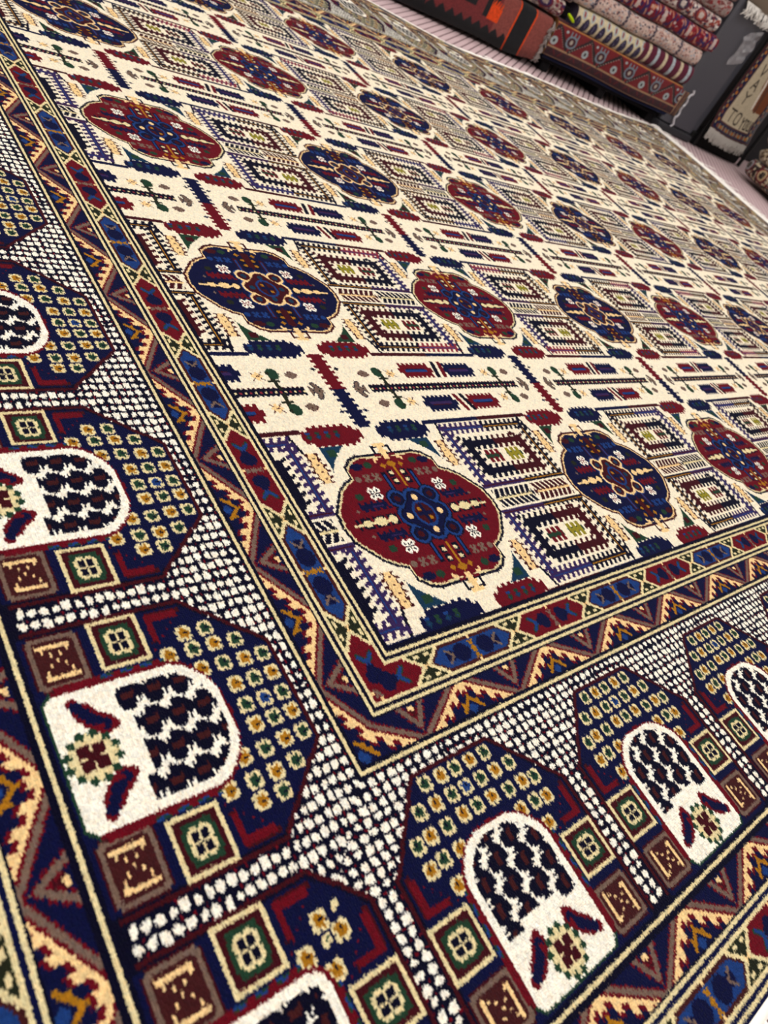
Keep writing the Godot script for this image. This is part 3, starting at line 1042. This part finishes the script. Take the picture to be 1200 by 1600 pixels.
func noisy(im: Image, amount: float) -> Image:
	# uneven wool
	for y in im.get_height():
		for x in im.get_width():
			var c := im.get_pixel(x, y)
			var f := 1.0 + (rng.randf() - 0.5) * amount
			im.set_pixel(x, y, Color(c.r * f, c.g * f, c.b * f))
	return im
func kilim_image() -> Image:
	# 0.01 U a pixel; x from s = -1.6, y downwards from the back of the top to the lower edge
	var w := 328
	var h := 110
	var im := Image.create(w, h, false, Image.FORMAT_RGB8)
	var black := Color("1d1e22")
	var rust := Color("6d2d30")
	var rose := Color("80443f")
	var oran := Color("d8481a")
	im.fill(rust)
	for x in w:
		var s := -1.6 + x * 0.01
		for y in h:
			var z := (h - y) / 110.0 * 1.1      # along the cloth from the lower edge
			var c := rust
			if s > 1.43: c = rose
			elif s > 1.41: c = oran
			elif s > 1.185: c = black
			elif s > 1.165: c = oran
			else:
				var step := 0.09 + 0.07 * (1.0 - absf(fposmod(s * 7.6, 1.0) * 2.0 - 1.0))
				if s < 0.0: step += 0.35 * minf(1.0, -s * 3.0)
				if z < step: c = black
				elif s > 0.93 and z < 0.7: c = rose
				elif z > 0.26 and s > 0.42 and s < 0.6: c = black
				elif z > 0.22 and s > 0.72 and s < 0.88: c = black
				elif z > 0.62: c = black if fposmod(s * 2.0, 1.0) < 0.4 else rust
				if s > 0.79 and s < 0.965 and z > 0.2 + (s - 0.79) * 0.05 and z < 0.34 + 0.07 * fposmod(s * 25.0, 1.0): c = oran
			im.set_pixel(x, y, c)
	return noisy(im, 0.22)
func red_image() -> Image:
	# x from s = 1.75 to 4.42; cloth 0.15 to 0.52 up, then back over the stack
	var cv := Cv.new(267, 70, 0)
	var h := 70
	for x in 267:
		for z in h:
			var c := 1
			if z < 9: c = 2
			if z == 9 or z == 0 or z == 10: c = 3
			if z == 34 or z == 35: c = 4
			if z > 35: c = 2
			if z < 9 and z > 0 and absi(z - 5) < 3 and posmod(x + z * (1 if (x / 9) % 2 else -1), 9) < 2: c = 1 if (x / 9) % 3 else 5
			if z > 36 and posmod(x + z * (1 if (x / 7) % 2 else -1), 8) < 3: c = 1
			cv.p(x, h - 1 - z, c)
	for k in 6:
		var x0 := k * 56 - 22
		cv.line(x0, h - 12, x0 + 27, h - 33, 5, 3)
		cv.line(x0 + 27, h - 33, x0 + 50, h - 13, 5, 3)
		for q in 9:
			cv.r(x0 + q * 3 + 1, h - 13 - q * 2, x0 + q * 3 + 2, h - 13 - q * 2, 6)
			cv.p(x0 + 28 + q * 2, h - 31 + q * 2, 6)
		cv.ell(x0 + 27, h - 17, 5.5, 4.5, 7)
		cv.ell(x0 + 27, h - 17, 1.6, 1.6, 5)
		var fx := x0 + 53
		cv.ell(fx, h - 22, 9, 7, 8)
		cv.ell(fx, h - 22, 6.4, 5, 2)
		cv.ell(fx, h - 22, 2.6, 2.4, 6)
		for d: int in [-6, 0, 6]: cv.r(fx + d, h - 32, fx + d + 1, h - 27, 8)
		cv.ell(x0 + 40, h - 30, 2.2, 1.8, 7)
	for e in [[258, 266, 2], [257, 258, 3], [262, 262, 3], [265, 266, 3]]: cv.r(e[0], 35, e[1], 69, e[2])
	var p := ["000000", "6b1f25", "40202a", "9b7d5e", "a9733f", "2a2024", "a39a90", "9aa6aa", "6f7f8c"]
	var im := Image.create(267, 70, false, Image.FORMAT_RGB8)
	for y in 70:
		for x in 267: im.set_pixel(x, y, Color(p[cv.g(x, y)]))
	return noisy(im, 0.2)
# small all-over flowers for the folded rugs; kind picks the layout
func flower_image(w: int, cols: Array, kind: int, seed_: int) -> Image:
	var r := RandomNumberGenerator.new()
	r.seed = seed_
	var h := 40
	var cv := Cv.new(w, h, 0)
	if kind == 0:      # lotus row, then stripes
		for k in 9:
			var x := 4 + k * 14
			cv.ell(x, 25, 5.6, 8.0, 1)
			cv.ell(x, 25, 4.8, 7.2, 2)
			for q in 9: cv.p(x - 2 + r.randi() % 5, 20 + r.randi() % 10, 3)
			cv.ell(x + 7, 14, 3.4, 5, 4)
			cv.ell(x + 7, 14, 1.8, 3.4, 5)
		cv.r(125, 0, w, h, 6)
		for k in 7:
			cv.r(134 + k * 17, 0, 139 + k * 17, h, 4 if k % 2 else 0)
			for q in 10: cv.p(134 + k * 17 + r.randi() % 6, r.randi() % h, 7)
	else:
		for k in w * h / (9 if kind == 1 else 12):
			var x := r.randi() % w
			var y := r.randi() % h
			var c := 1 + r.randi() % (cols.size() - 1)
			if kind == 1: cv.r(x, y, x + r.randi() % 3, y + r.randi() % 2, c)
			else: cv.ell(x, y, 0.8 + r.randf() * 2.4, 0.8 + r.randf() * 1.8, c)
		if kind == 1:  # dark bands across
			for x in range(20, w, 55):
				for y in h:
					cv.r(x + (y / 3) % 2, y, x + 3 + (y / 3) % 2, y, 4)
					if y % 4 < 2: cv.p(x + 2, y, 0)
		if kind == 2:
			for k in w / 40:
				var x := 20 + k * 40
				cv.ell(x, 20, 12, 9, 2)
				cv.ell(x, 20, 9, 6.5, 1 if k % 2 else 3)
				cv.ell(x, 20, 5, 4, 0)
				for q in 12: cv.p(x - 6 + r.randi() % 12, 15 + r.randi() % 10, 4)
		if kind == 3:
			for k in w / 26:
				var x := 10 + k * 26
				cv.r(x, 8, x + 8, 30, 0 if k % 3 else 1)
				cv.line(x, 10, x + 8, 28, 3, 2)
				cv.line(x + 8, 10, x, 28, 4, 2)
				if k % 2 == 0: cv.r(x + 12, 14, x + 17, 26, 5)
	var im := Image.create(w, h, false, Image.FORMAT_RGB8)
	for y in h:
		for x in w: im.set_pixel(x, y, Color(cols[mini(cv.g(x, y), cols.size() - 1)]))
	return noisy(im, 0.18)

func strands(root: Callable, n: int, len: float, wide: float, spread: float) -> ArrayMesh:
	# loose threads hanging from root(0..1)
	var s := st()
	s.set_smooth_group(-1)
	for k in n:
		var p: Vector3 = root.call((k + 0.5) / n)
		var l := len * (0.8 + 0.4 * rng.randf())
		var q := p + Vector3(0, -l * 0.6, 0) + EX * (rng.randf() - 0.5) * spread * 0.5 + EF * rng.randf() * spread * 0.4
		var e := p + Vector3(0, -l, 0) + EX * (rng.randf() - 0.5) * spread + EF * rng.randf() * spread * 0.3
		for g in [[p, q], [q, e]]:
			quad(s, g[0] - EX * wide, g[0] + EF * wide, g[1] + EF * wide * 0.8, g[1] - EX * wide * 0.8)
			quad(s, g[0] + EF * wide, g[0] + EX * wide, g[1] + EX * wide * 0.8, g[1] + EF * wide * 0.8)
	return done(s)
func tube(pts: Array, r: float, n := 6) -> ArrayMesh:
	var s := st()
	for k in pts.size() - 1:
		var d: Vector3 = (pts[k + 1] - pts[k]).normalized()
		var x := d.cross(Vector3(0.3, 0.2, 0.9)).normalized()
		var y := d.cross(x)
		for i in n:
			var a := TAU * i / n
			var b := TAU * (i + 1) / n
			var u := (x * cos(a) + y * sin(a)) * r
			var v := (x * cos(b) + y * sin(b)) * r
			quad(s, pts[k] + u, pts[k + 1] + u, pts[k + 1] + v, pts[k] + v)
	return done(s)

func build_goods() -> void:
	var black := mat(Color("17161a"), 0.8)
	var white := mat(Color("cfcac6"), 0.95, 0.3)
	var still := func(_u: float, _z: float) -> Vector3: return Vector3.ZERO
	# low dark pallets
	for q in [[-1.7, 1.68, "under the rust and black kilim stack"], [1.84, 4.28, "under the stack with the red hooked-flower rug"]]:
		var t := thing("display_pallet", "low black wooden pallet " + q[2], "pallet")
		var mid: float = (q[0] + q[1]) / 2
		for k in 5:
			var b := st()
			cbox(b, at_row(mid, -0.22 - 0.3 * k, 0.1), Vector3((q[1] - q[0]) / 2, 0.02, 0.12) * U, 0.003, EX, Vector3.UP, EF)
			part("plank", done(b), black, t)
		for k in 3:
			var b := st()
			cbox(b, at_row(lerpf(q[0] + 0.15, q[1] - 0.15, k / 2.0), -0.8, 0.026), Vector3(0.07, 0.052, 0.68) * U, 0.003, EX, Vector3.UP, EF)
			part("skid", done(b), black, t)
	# plain bundles hidden below the hanging cloths
	for q in [[-1.68, 1.62, "folded dark rug lying on the pallet behind the hanging kilim"], [1.8, 4.26, "folded dark rug on the pallet behind the red hooked-flower rug"]]:
		var o := solo("folded_rug", sweep(fold(0.125, 0.475, 1.4), q[0], q[1], 6, func(_u, _z): return Vector3(-0.07, 0, 0)), mat(Color("1b2038"), 0.95, 0.3), q[2], "rug", "folded rugs in the stacks")
	# kilim
	var k1 := thing("kilim", "rust, black and orange kilim with zigzag edge hanging over a rug stack", "kilim")
	part("cloth", sweep(cloth(0.005, 0.505, 0.54, 0.016, 1.1), -1.6, 1.68, 40, func(u, z): return Vector3(0.012 * sin(u * 5.0) + 0.02 * sin(u * 2.1 + 1.0) * (0.5 - z), 0.012 * sin(u * 2.7) * (1.0 - z) + 0.06 * smoothstep(1.2, 1.7, u) * (0.5 - z) * 2.0, 0)), tmat(kilim_image(), 0.95, 0.35), k1)
	part("fringe", strands(func(f): return at_row(1.69, 0.0 + 0.02 * sin(f * 30.0), lerpf(0.49, 0.1, f)), 60, 0.035, 0.0035, 0.04), mat(Color("8f8684"), 0.95, 0.3), k1, "grey-white side fringe").set_meta("kind", "stuff")
	# red rug
	var rr := thing("hooked_flower_rug", "red rug edge with pale hooked flowers between zigzags, hanging below folded rugs", "rug")
	part("cloth", sweep(cloth(0.15, 0.515, 0.3, 0.016, 0.7), 1.75, 4.42, 40, func(u, z): return Vector3(0.014 * sin(u * 4.1), 0.014 * sin(u * 3.3) * (0.6 - z) + 0.02 * (u - 1.75) / 2.67 + 0.012, 0)), tmat(red_image(), 0.95, 0.35), rr)
	var cp := []
	for k in 14: cp.append(at_row(4.42 + 0.02 * sin(k * 1.7) + (0.0 if k < 9 else 0.005 * (k - 9)), 0.03 + 0.008 * sin(k * 2.3), 0.56 - k * 0.038))
	part("edge_cord", tube(cp, 0.0062), mat(Color("c4c4cc"), 0.9, 0.2), rr, "white knotted cord along the edge")
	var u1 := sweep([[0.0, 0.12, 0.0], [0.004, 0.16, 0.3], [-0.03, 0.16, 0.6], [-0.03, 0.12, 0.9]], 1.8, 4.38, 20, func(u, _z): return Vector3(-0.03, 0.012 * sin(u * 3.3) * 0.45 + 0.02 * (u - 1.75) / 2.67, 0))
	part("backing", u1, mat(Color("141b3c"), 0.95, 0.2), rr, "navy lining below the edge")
	# folded rugs, one above the other
	var rise := func(u: float, _z: float) -> Vector3: return Vector3(0.012 * sin(u * 3.1), 0.045 * (u - 1.9) / 2.3 + 0.006 * sin(u * 6.0), 0)
	var specs := [
		[1.95, 4.24, 0.50, 0.73, flower_image(230, ["c9bea0", "9a8f78", "2c2642", "77708c", "a5b5bd", "8c4a45", "571c33", "84707a"], 0, 1), "cream folded rug with purple lotus row turning into maroon stripes"],
		[1.88, 4.18, 0.735, 0.925, flower_image(230, ["c3aca4", "a9796f", "98a3b4", "d8cfc6", "353043", "8a5a58"], 1, 2), "pale pink and grey floral folded rug with thin dark bands"],
		[1.9, 4.31, 0.93, 1.13, flower_image(240, ["6e0f24", "3b1c4c", "8d1f2c", "b8846a", "2a2358", "b9a9a4"], 3, 3), "crimson folded rug with purple patches and small pale emblems"],
		[2.0, 4.13, 1.135, 1.315, flower_image(220, ["b9aca6", "332c44", "5a2034", "8f3a30", "d9d2cc"], 2, 4), "white and navy folded rug with large round flowers"],
		[2.1, 4.15, 1.32, 1.5, flower_image(220, ["8f7f7c", "7d1c20", "a89a96", "6b3a3a"], 4, 5), "red and grey folded rug with soft flowers"],
		[2.0, 4.16, 1.505, 1.69, flower_image(220, ["a08a84", "7a5a58", "c4b8b0", "5a3d44"], 4, 6), "greyish pink folded rug on top of the stack"]]
	for q in specs:
		solo("folded_rug", sweep(fold(q[2], q[3], 1.2), q[0], q[1], 24, rise), tmat(q[4], 0.95, 0.3), q[5], "rug", "folded rugs in the stacks")
	specs = [
		[-1.6, 1.735, 0.525, 0.70, flower_image(330, ["8d7f78", "33204a", "5c1d30", "8a3a34", "c5bab0"], 2, 7), "maroon and navy floral folded rug lying on the rust kilim"],
		[-1.6, 1.80, 0.705, 0.88, flower_image(330, ["7a6a68", "3a2234", "a4605a", "c3b4a8"], 4, 8), "dark mottled folded rug on the stack above the kilim"],
		[-1.6, 1.74, 0.885, 1.06, flower_image(330, ["8a7f80", "40304a", "c0b0a0", "702c34"], 4, 9), "grey and plum folded rug, top of the stack above the kilim"]]
	for q in specs:
		solo("folded_rug", sweep(fold(q[2], q[3], 1.2), q[0], q[1], 24, func(u, _z): return Vector3(0.012 * sin(u * 3.1), 0.006 * sin(u * 6.0), 0)), tmat(q[4], 0.95, 0.3), q[5], "rug", "folded rugs in the stacks")
	# black filler added to stand for the shade in the gap between the two stacks
	solo("folded_rug", sweep(fold(0.545, 0.66, 0.9), 1.82, 1.92, 4, func(_u, _z): return Vector3(-0.12, 0, 0)), mat(Color("121014"), 0.95, 0.2), "small black filler standing for the shade in the gap between the stacks", "rug", "folded rugs in the stacks")
	var tg := st()
	var rings := [[0.0, 0.001], [0.15, 0.016], [0.5, 0.02], [0.85, 0.016], [1.0, 0.001]]
	for k in 4:
		for i in 8:
			var pp := func(kk: int, ii: int) -> Vector3:
				var th := TAU * ii / 8.0
				return at_row(1.79 + 0.15 * rings[kk][0] + 0.0, 0.02 + rings[kk][1] * cos(th), 0.615 - 0.05 * rings[kk][0] + rings[kk][1] * sin(th))
			quad(tg, pp.call(k, i), pp.call(k, i + 1), pp.call(k + 1, i + 1), pp.call(k + 1, i))
	solo("price_tag", done(tg), mat(Color("b4d400"), 0.5), "neon yellow-green tag stuck out between the two rug stacks", "tag")
	# grey pillar
	var pil := thing("pillar", "dark grey square pillar right of the folded rugs", "pillar")
	var pb := st()
	cbox(pb, at_row(4.6, -0.52, 1.9), Vector3(0.36, 1.84, 0.5) * U, 0.013, EX, Vector3.UP, EF)
	part("shaft", done(pb), mat(Color("4a4b54"), 0.42, 0.0, 0.5), pil)
	pb = st()
	cbox(pb, at_row(4.6, -0.5, 0.02), Vector3(0.40, 0.048, 0.53) * U, 0.008, EX, Vector3.UP, EF)
	part("plinth", done(pb), mat(Color("34353a"), 0.5), pil)
	pb = st()
	cbox(pb, at_row(5.06, -0.6, 1.9), Vector3(0.085, 1.84, 0.5) * U, 0.006, EX, Vector3.UP, EF)
	part("side_rail", done(pb), mat(Color("4a4b54"), 0.42, 0.0, 0.5), pil, "recessed strip beside the shaft")
	pb = st()
	cbox(pb, at_row(6.6, -0.95, 1.9), Vector3(1.45, 1.92, 0.1) * U, 0.006, EX, Vector3.UP, EF)
	solo("added_dark_panel", done(pb), mat(Color("2b2b2f"), 0.7), "dark grey partition panel added to darken the gap behind the lettered runner", "backdrop")  # added sheet, coloured dark to stand for the shade behind the runner
	# crumpled clear wrapper on the pillar
	var wr := st()
	var wp := func(i: int, j: int) -> Vector3:
		var h1 := hash(Vector2i(i * 7 + 3, j * 13 + 1)) % 1000 / 1000.0
		var h2 := hash(Vector2i(i * 5 + 11, j * 3 + 7)) % 1000 / 1000.0
		return at_row(4.66 + i * 0.032 + (h2 - 0.5) * 0.03, 0.006 + h1 * 0.05, 0.98 + j * 0.05 + (h1 - 0.5) * 0.03 + i * 0.012)
	wr.set_smooth_group(-1)
	for i in 8:
		for j in 8: quad(wr, wp.call(i, j + 1), wp.call(i + 1, j + 1), wp.call(i + 1, j), wp.call(i, j))
	var clear := mat(Color(0.82, 0.82, 0.85, 0.3), 0.3, 0.0, 0.6)
	clear.transparency = BaseMaterial3D.TRANSPARENCY_ALPHA
	clear.cull_mode = BaseMaterial3D.CULL_DISABLED
	solo("plastic_wrapper", done(wr), clear, "crumpled clear plastic wrapper stuck to the grey pillar", "wrapper")
	# a rug end laid over the pillar's front, only its white fringe in view
	var tr := thing("draped_rug", "beige rug end with long white fringe hanging high on the grey pillar", "rug")
	part("cloth", sweep([[0.012, 1.62, 0.0], [0.016, 2.2, 0.4], [0.002, 2.2, 0.6], [0.002, 1.62, 0.9]], 4.3, 5.1, 10, func(u, _z): return Vector3(0.01 * sin(u * 11.0) + 0.01, 0, 0)), mat(Color("8d8274"), 0.95, 0.3), tr)
	part("fringe", strands(func(f): return at_row(lerpf(4.3, 5.1, f), 0.02, 1.64), 70, 0.055, 0.0035, 0.05), mat(Color("dcdad6"), 0.95, 0.3), tr, "long white fringe").set_meta("kind", "stuff")
	build_runner()
	# the pile in the corner, folded rugs lying across the row
	var dirp := Vector3(-0.52, 0, 0.854)
	var outp := Vector3(-0.854, 0, -0.52)
	var n := 0
	for q in [[0.03, 0.27, 0.0, ["2a1c1a", "b09a74", "6a2028", "8b8f98", "c9bda0"], "dark floral folded rug with cream and red flowers, lowest in the corner pile"], [0.275, 0.45, 0.1, ["a6977c", "4a3328", "7b6a4c", "c9bfa8"], "cream and brown folded rug resting on the dark floral one"], [0.455, 0.63, 0.05, ["3a2a26", "a8957a", "6a2a2c", "c4b7a0"], "brown mottled folded rug in the corner pile under the red one"], [0.635, 0.82, 0.12, ["7a4a48", "c0b4a4", "3a2430", "9a6a5c"], "dull red folded rug, topmost in the corner pile"]]:
		var s := st()
		var pf := fold(q[0], q[1], 0.9)
		var pt := func(k: int, i: int) -> Vector3:
			var g: Array = pf[posmod(i, pf.size())]
			var u := k / 10.0
			var bl := minf(1.0, u * 6.0 + 0.35)       # rounded leading end
			return Vector3(10.25, 0, -4.95) * U + (dirp * (u * 1.7 + q[2]) + outp * (g[0] * (0.4 + 0.6 * bl) - 0.12 * (1.0 - bl) + 0.03 * sin(u * 9.0 + n)) + Vector3(0, lerpf((q[0] + q[1]) / 2, g[1], bl), 0)) * U
		for k in 10:
			for i in pf.size():
				var v0: float = pf[i][2]
				var v1: float = pf[(i + 1) % pf.size()][2] if i + 1 < pf.size() else 1.0
				quad(s, pt.call(k, i + 1), pt.call(k, i), pt.call(k + 1, i), pt.call(k + 1, i + 1), Vector2(k / 10.0, v1), Vector2(k / 10.0, v0), Vector2(k / 10.0 + 0.1, v0), Vector2(k / 10.0 + 0.1, v1))
		for k in [0, 10]:
			var c := Vector3.ZERO
			for i in pf.size(): c += pt.call(k, i) / pf.size()
			for i in pf.size():
				for w in ([c, pt.call(k, i), pt.call(k, i + 1)] if k == 0 else [c, pt.call(k, i + 1), pt.call(k, i)]):
					s.set_uv(Vector2(0.03, 0.4))
					s.add_vertex(w)
		n += 1
		solo("folded_rug", done(s), tmat(flower_image(170, q[3], 2 if n == 1 else 4, 20 + n), 0.95, 0.3), q[4], "rug", "folded rugs in the corner pile")

func runner_image() -> Image:
	# 0.01 U a pixel: 104 wide, 190 high, y downwards
	var w := 104
	var h := 190
	var cv := Cv.new(w, h, 0)
	cv.frame(0, 0, w - 1, h - 1, 1, 14)
	cv.frame(0, 0, w - 1, h - 1, 2, 2)
	cv.frame(12, 12, w - 13, h - 13, 2, 2)
	for k in range(0, h - 10, 9):
		for x: int in [6, w - 7]:
			cv.ell(x + (k / 9) % 2, k + 5, 2.6, 2.4, 3 if (k / 9) % 2 else 4)
			cv.r(x - 3, k + 8, x - 2, k + 11, 5)
	for k in range(8, w - 10, 9):
		for y: int in [6, h - 7]:
			cv.ell(k + 3, y, 2.4, 2.6, 3 if (k / 9) % 2 else 4)
			cv.r(k + 7, y - 3, k + 8, y + 2, 5)
	var Y := func(z: float) -> int: return roundi(h - (z - 0.29) * 100.0)
	var X := func(s: float) -> int: return roundi((s - 5.1) * 100.0)
	# brown horse: chest, neck, head and a stripe of its pale mane
	cv.poly(PackedVector2Array([Vector2(X.call(5.78), Y.call(0.72)), Vector2(X.call(5.62), Y.call(1.02)), Vector2(X.call(5.56), Y.call(1.35)), Vector2(X.call(5.68), Y.call(1.6)), Vector2(X.call(6.0), Y.call(1.6)), Vector2(X.call(6.0), Y.call(0.7))]), 6)
	cv.line(X.call(5.74), Y.call(0.75), X.call(5.62), Y.call(1.2), 7, 4)
	cv.line(X.call(5.84), Y.call(0.72), X.call(5.76), Y.call(1.1), 8, 5)
	# letters
	var L := func(pts: Array) -> void:
		for k in pts.size() - 1: cv.line(X.call(pts[k][0]), Y.call(pts[k][1]), X.call(pts[k + 1][0]), Y.call(pts[k + 1][1]), 9, 2)
	L.call([[5.31, 0.63], [5.46, 0.63]])
	L.call([[5.39, 0.63], [5.39, 0.48]])
	L.call([[5.55, 0.63], [5.52, 0.6], [5.52, 0.51], [5.55, 0.48], [5.61, 0.48], [5.64, 0.51], [5.64, 0.6], [5.61, 0.63], [5.55, 0.63]])
	L.call([[5.72, 0.6], [5.76, 0.54], [5.8, 0.6]])
	L.call([[5.76, 0.54], [5.76, 0.46]])
	L.call([[5.83, 0.59], [5.83, 0.47], [5.88, 0.47], [5.88, 0.59], [5.83, 0.59]])
	L.call([[5.92, 0.59], [5.92, 0.47], [5.97, 0.47], [5.97, 0.59]])
	L.call([[5.36, 0.88], [5.43, 0.82], [5.5, 0.88]])
	L.call([[5.43, 0.82], [5.43, 0.74]])
	L.call([[5.36, 0.93], [5.43, 1.06], [5.5, 0.93]])
	L.call([[5.39, 0.98], [5.47, 0.98]])
	L.call([[5.34, 1.24], [5.4, 1.11], [5.46, 1.24]])
	var p := ["b5aa92", "1b1c3a", "4a2a2a", "a0622a", "6d3a30", "a3946e", "6e3a1c", "d6cfc4", "55301e", "2a241e"]
	var im := Image.create(w, h, false, Image.FORMAT_RGB8)
	for y in h:
		for x in w: im.set_pixel(x, y, Color(p[cv.g(x, y)]))
	return noisy(im, 0.14)
func build_runner() -> void:
	var t := thing("pictorial_runner", "narrow cream runner with navy floral border, brown horse and dark lettering, hung on a rail", "runner")
	var s := st()
	var rows := 16
	var pt := func(i: int, j: int, back: float) -> Vector3:
		var f := i / 8.0
		var g := j / float(rows)
		return at_row(5.1 + 1.0 * f - 0.05 * f * g * 2.0 + 0.02 * g, 0.05 - back + 0.05 * smoothstep(0.12, 0.0, g) + 0.012 * sin(f * 7.0), 0.29 + 1.9 * g - 0.03 * sin(f * 3.1))
	for i in 8:
		for j in rows:
			var a := Vector2(i / 8.0, 1.0 - (j + 1) / float(rows))
			var b := Vector2((i + 1) / 8.0, 1.0 - j / float(rows))
			quad(s, pt.call(i, j + 1, 0.0), pt.call(i + 1, j + 1, 0.0), pt.call(i + 1, j, 0.0), pt.call(i, j, 0.0), a, Vector2(b.x, a.y), b, Vector2(a.x, b.y))
			quad(s, pt.call(i + 1, j + 1, 0.02), pt.call(i, j + 1, 0.02), pt.call(i, j, 0.02), pt.call(i + 1, j, 0.02), a, Vector2(b.x, a.y), b, Vector2(a.x, b.y))
	for j in rows:
		quad(s, pt.call(8, j + 1, 0.0), pt.call(8, j + 1, 0.02), pt.call(8, j, 0.02), pt.call(8, j, 0.0), Vector2(0.99, 0.5), Vector2(0.99, 0.5), Vector2(0.99, 0.5), Vector2(0.99, 0.5))
		quad(s, pt.call(0, j + 1, 0.02), pt.call(0, j + 1, 0.0), pt.call(0, j, 0.0), pt.call(0, j, 0.02), Vector2(0.01, 0.5), Vector2(0.01, 0.5), Vector2(0.01, 0.5), Vector2(0.01, 0.5))
	part("cloth", done(s), tmat(runner_image(), 0.95, 0.3), t)
	part("fringe", strands(func(f): return pt.call(int(f * 8.0), 0, 0.0) + EX * U * (f * 8.0 - int(f * 8.0)) / 8.0, 110, 0.058, 0.004, 0.02), mat(Color("a9a5a0"), 0.95, 0.3), t, "off-white end fringe").set_meta("kind", "stuff")
	# rail that carries it, above the frame
	var r := thing("hanging_rail", "black metal rail that the lettered runner hangs from", "rail")
	part("bar", tube([at_row(5.12, 0.04, 2.22), at_row(6.5, 0.04, 2.22)], 0.012, 10), mat(Color("1a1a1c"), 0.4), r)
	for u: float in [5.16, 6.4]:
		part("post", tube([at_row(u, -0.02, -0.02), at_row(u, -0.02, 2.22)], 0.012, 10), mat(Color("1a1a1c"), 0.4), r)
	var b := st()
	cbox(b, at_row(5.72, -0.42, 0.055), Vector3(0.66, 0.08, 0.36) * U, 0.008, EX, Vector3.UP, EF)
	solo("plinth_block", done(b), mat(Color("141416"), 0.7), "low black block on the carpet below the lettered runner", "block")
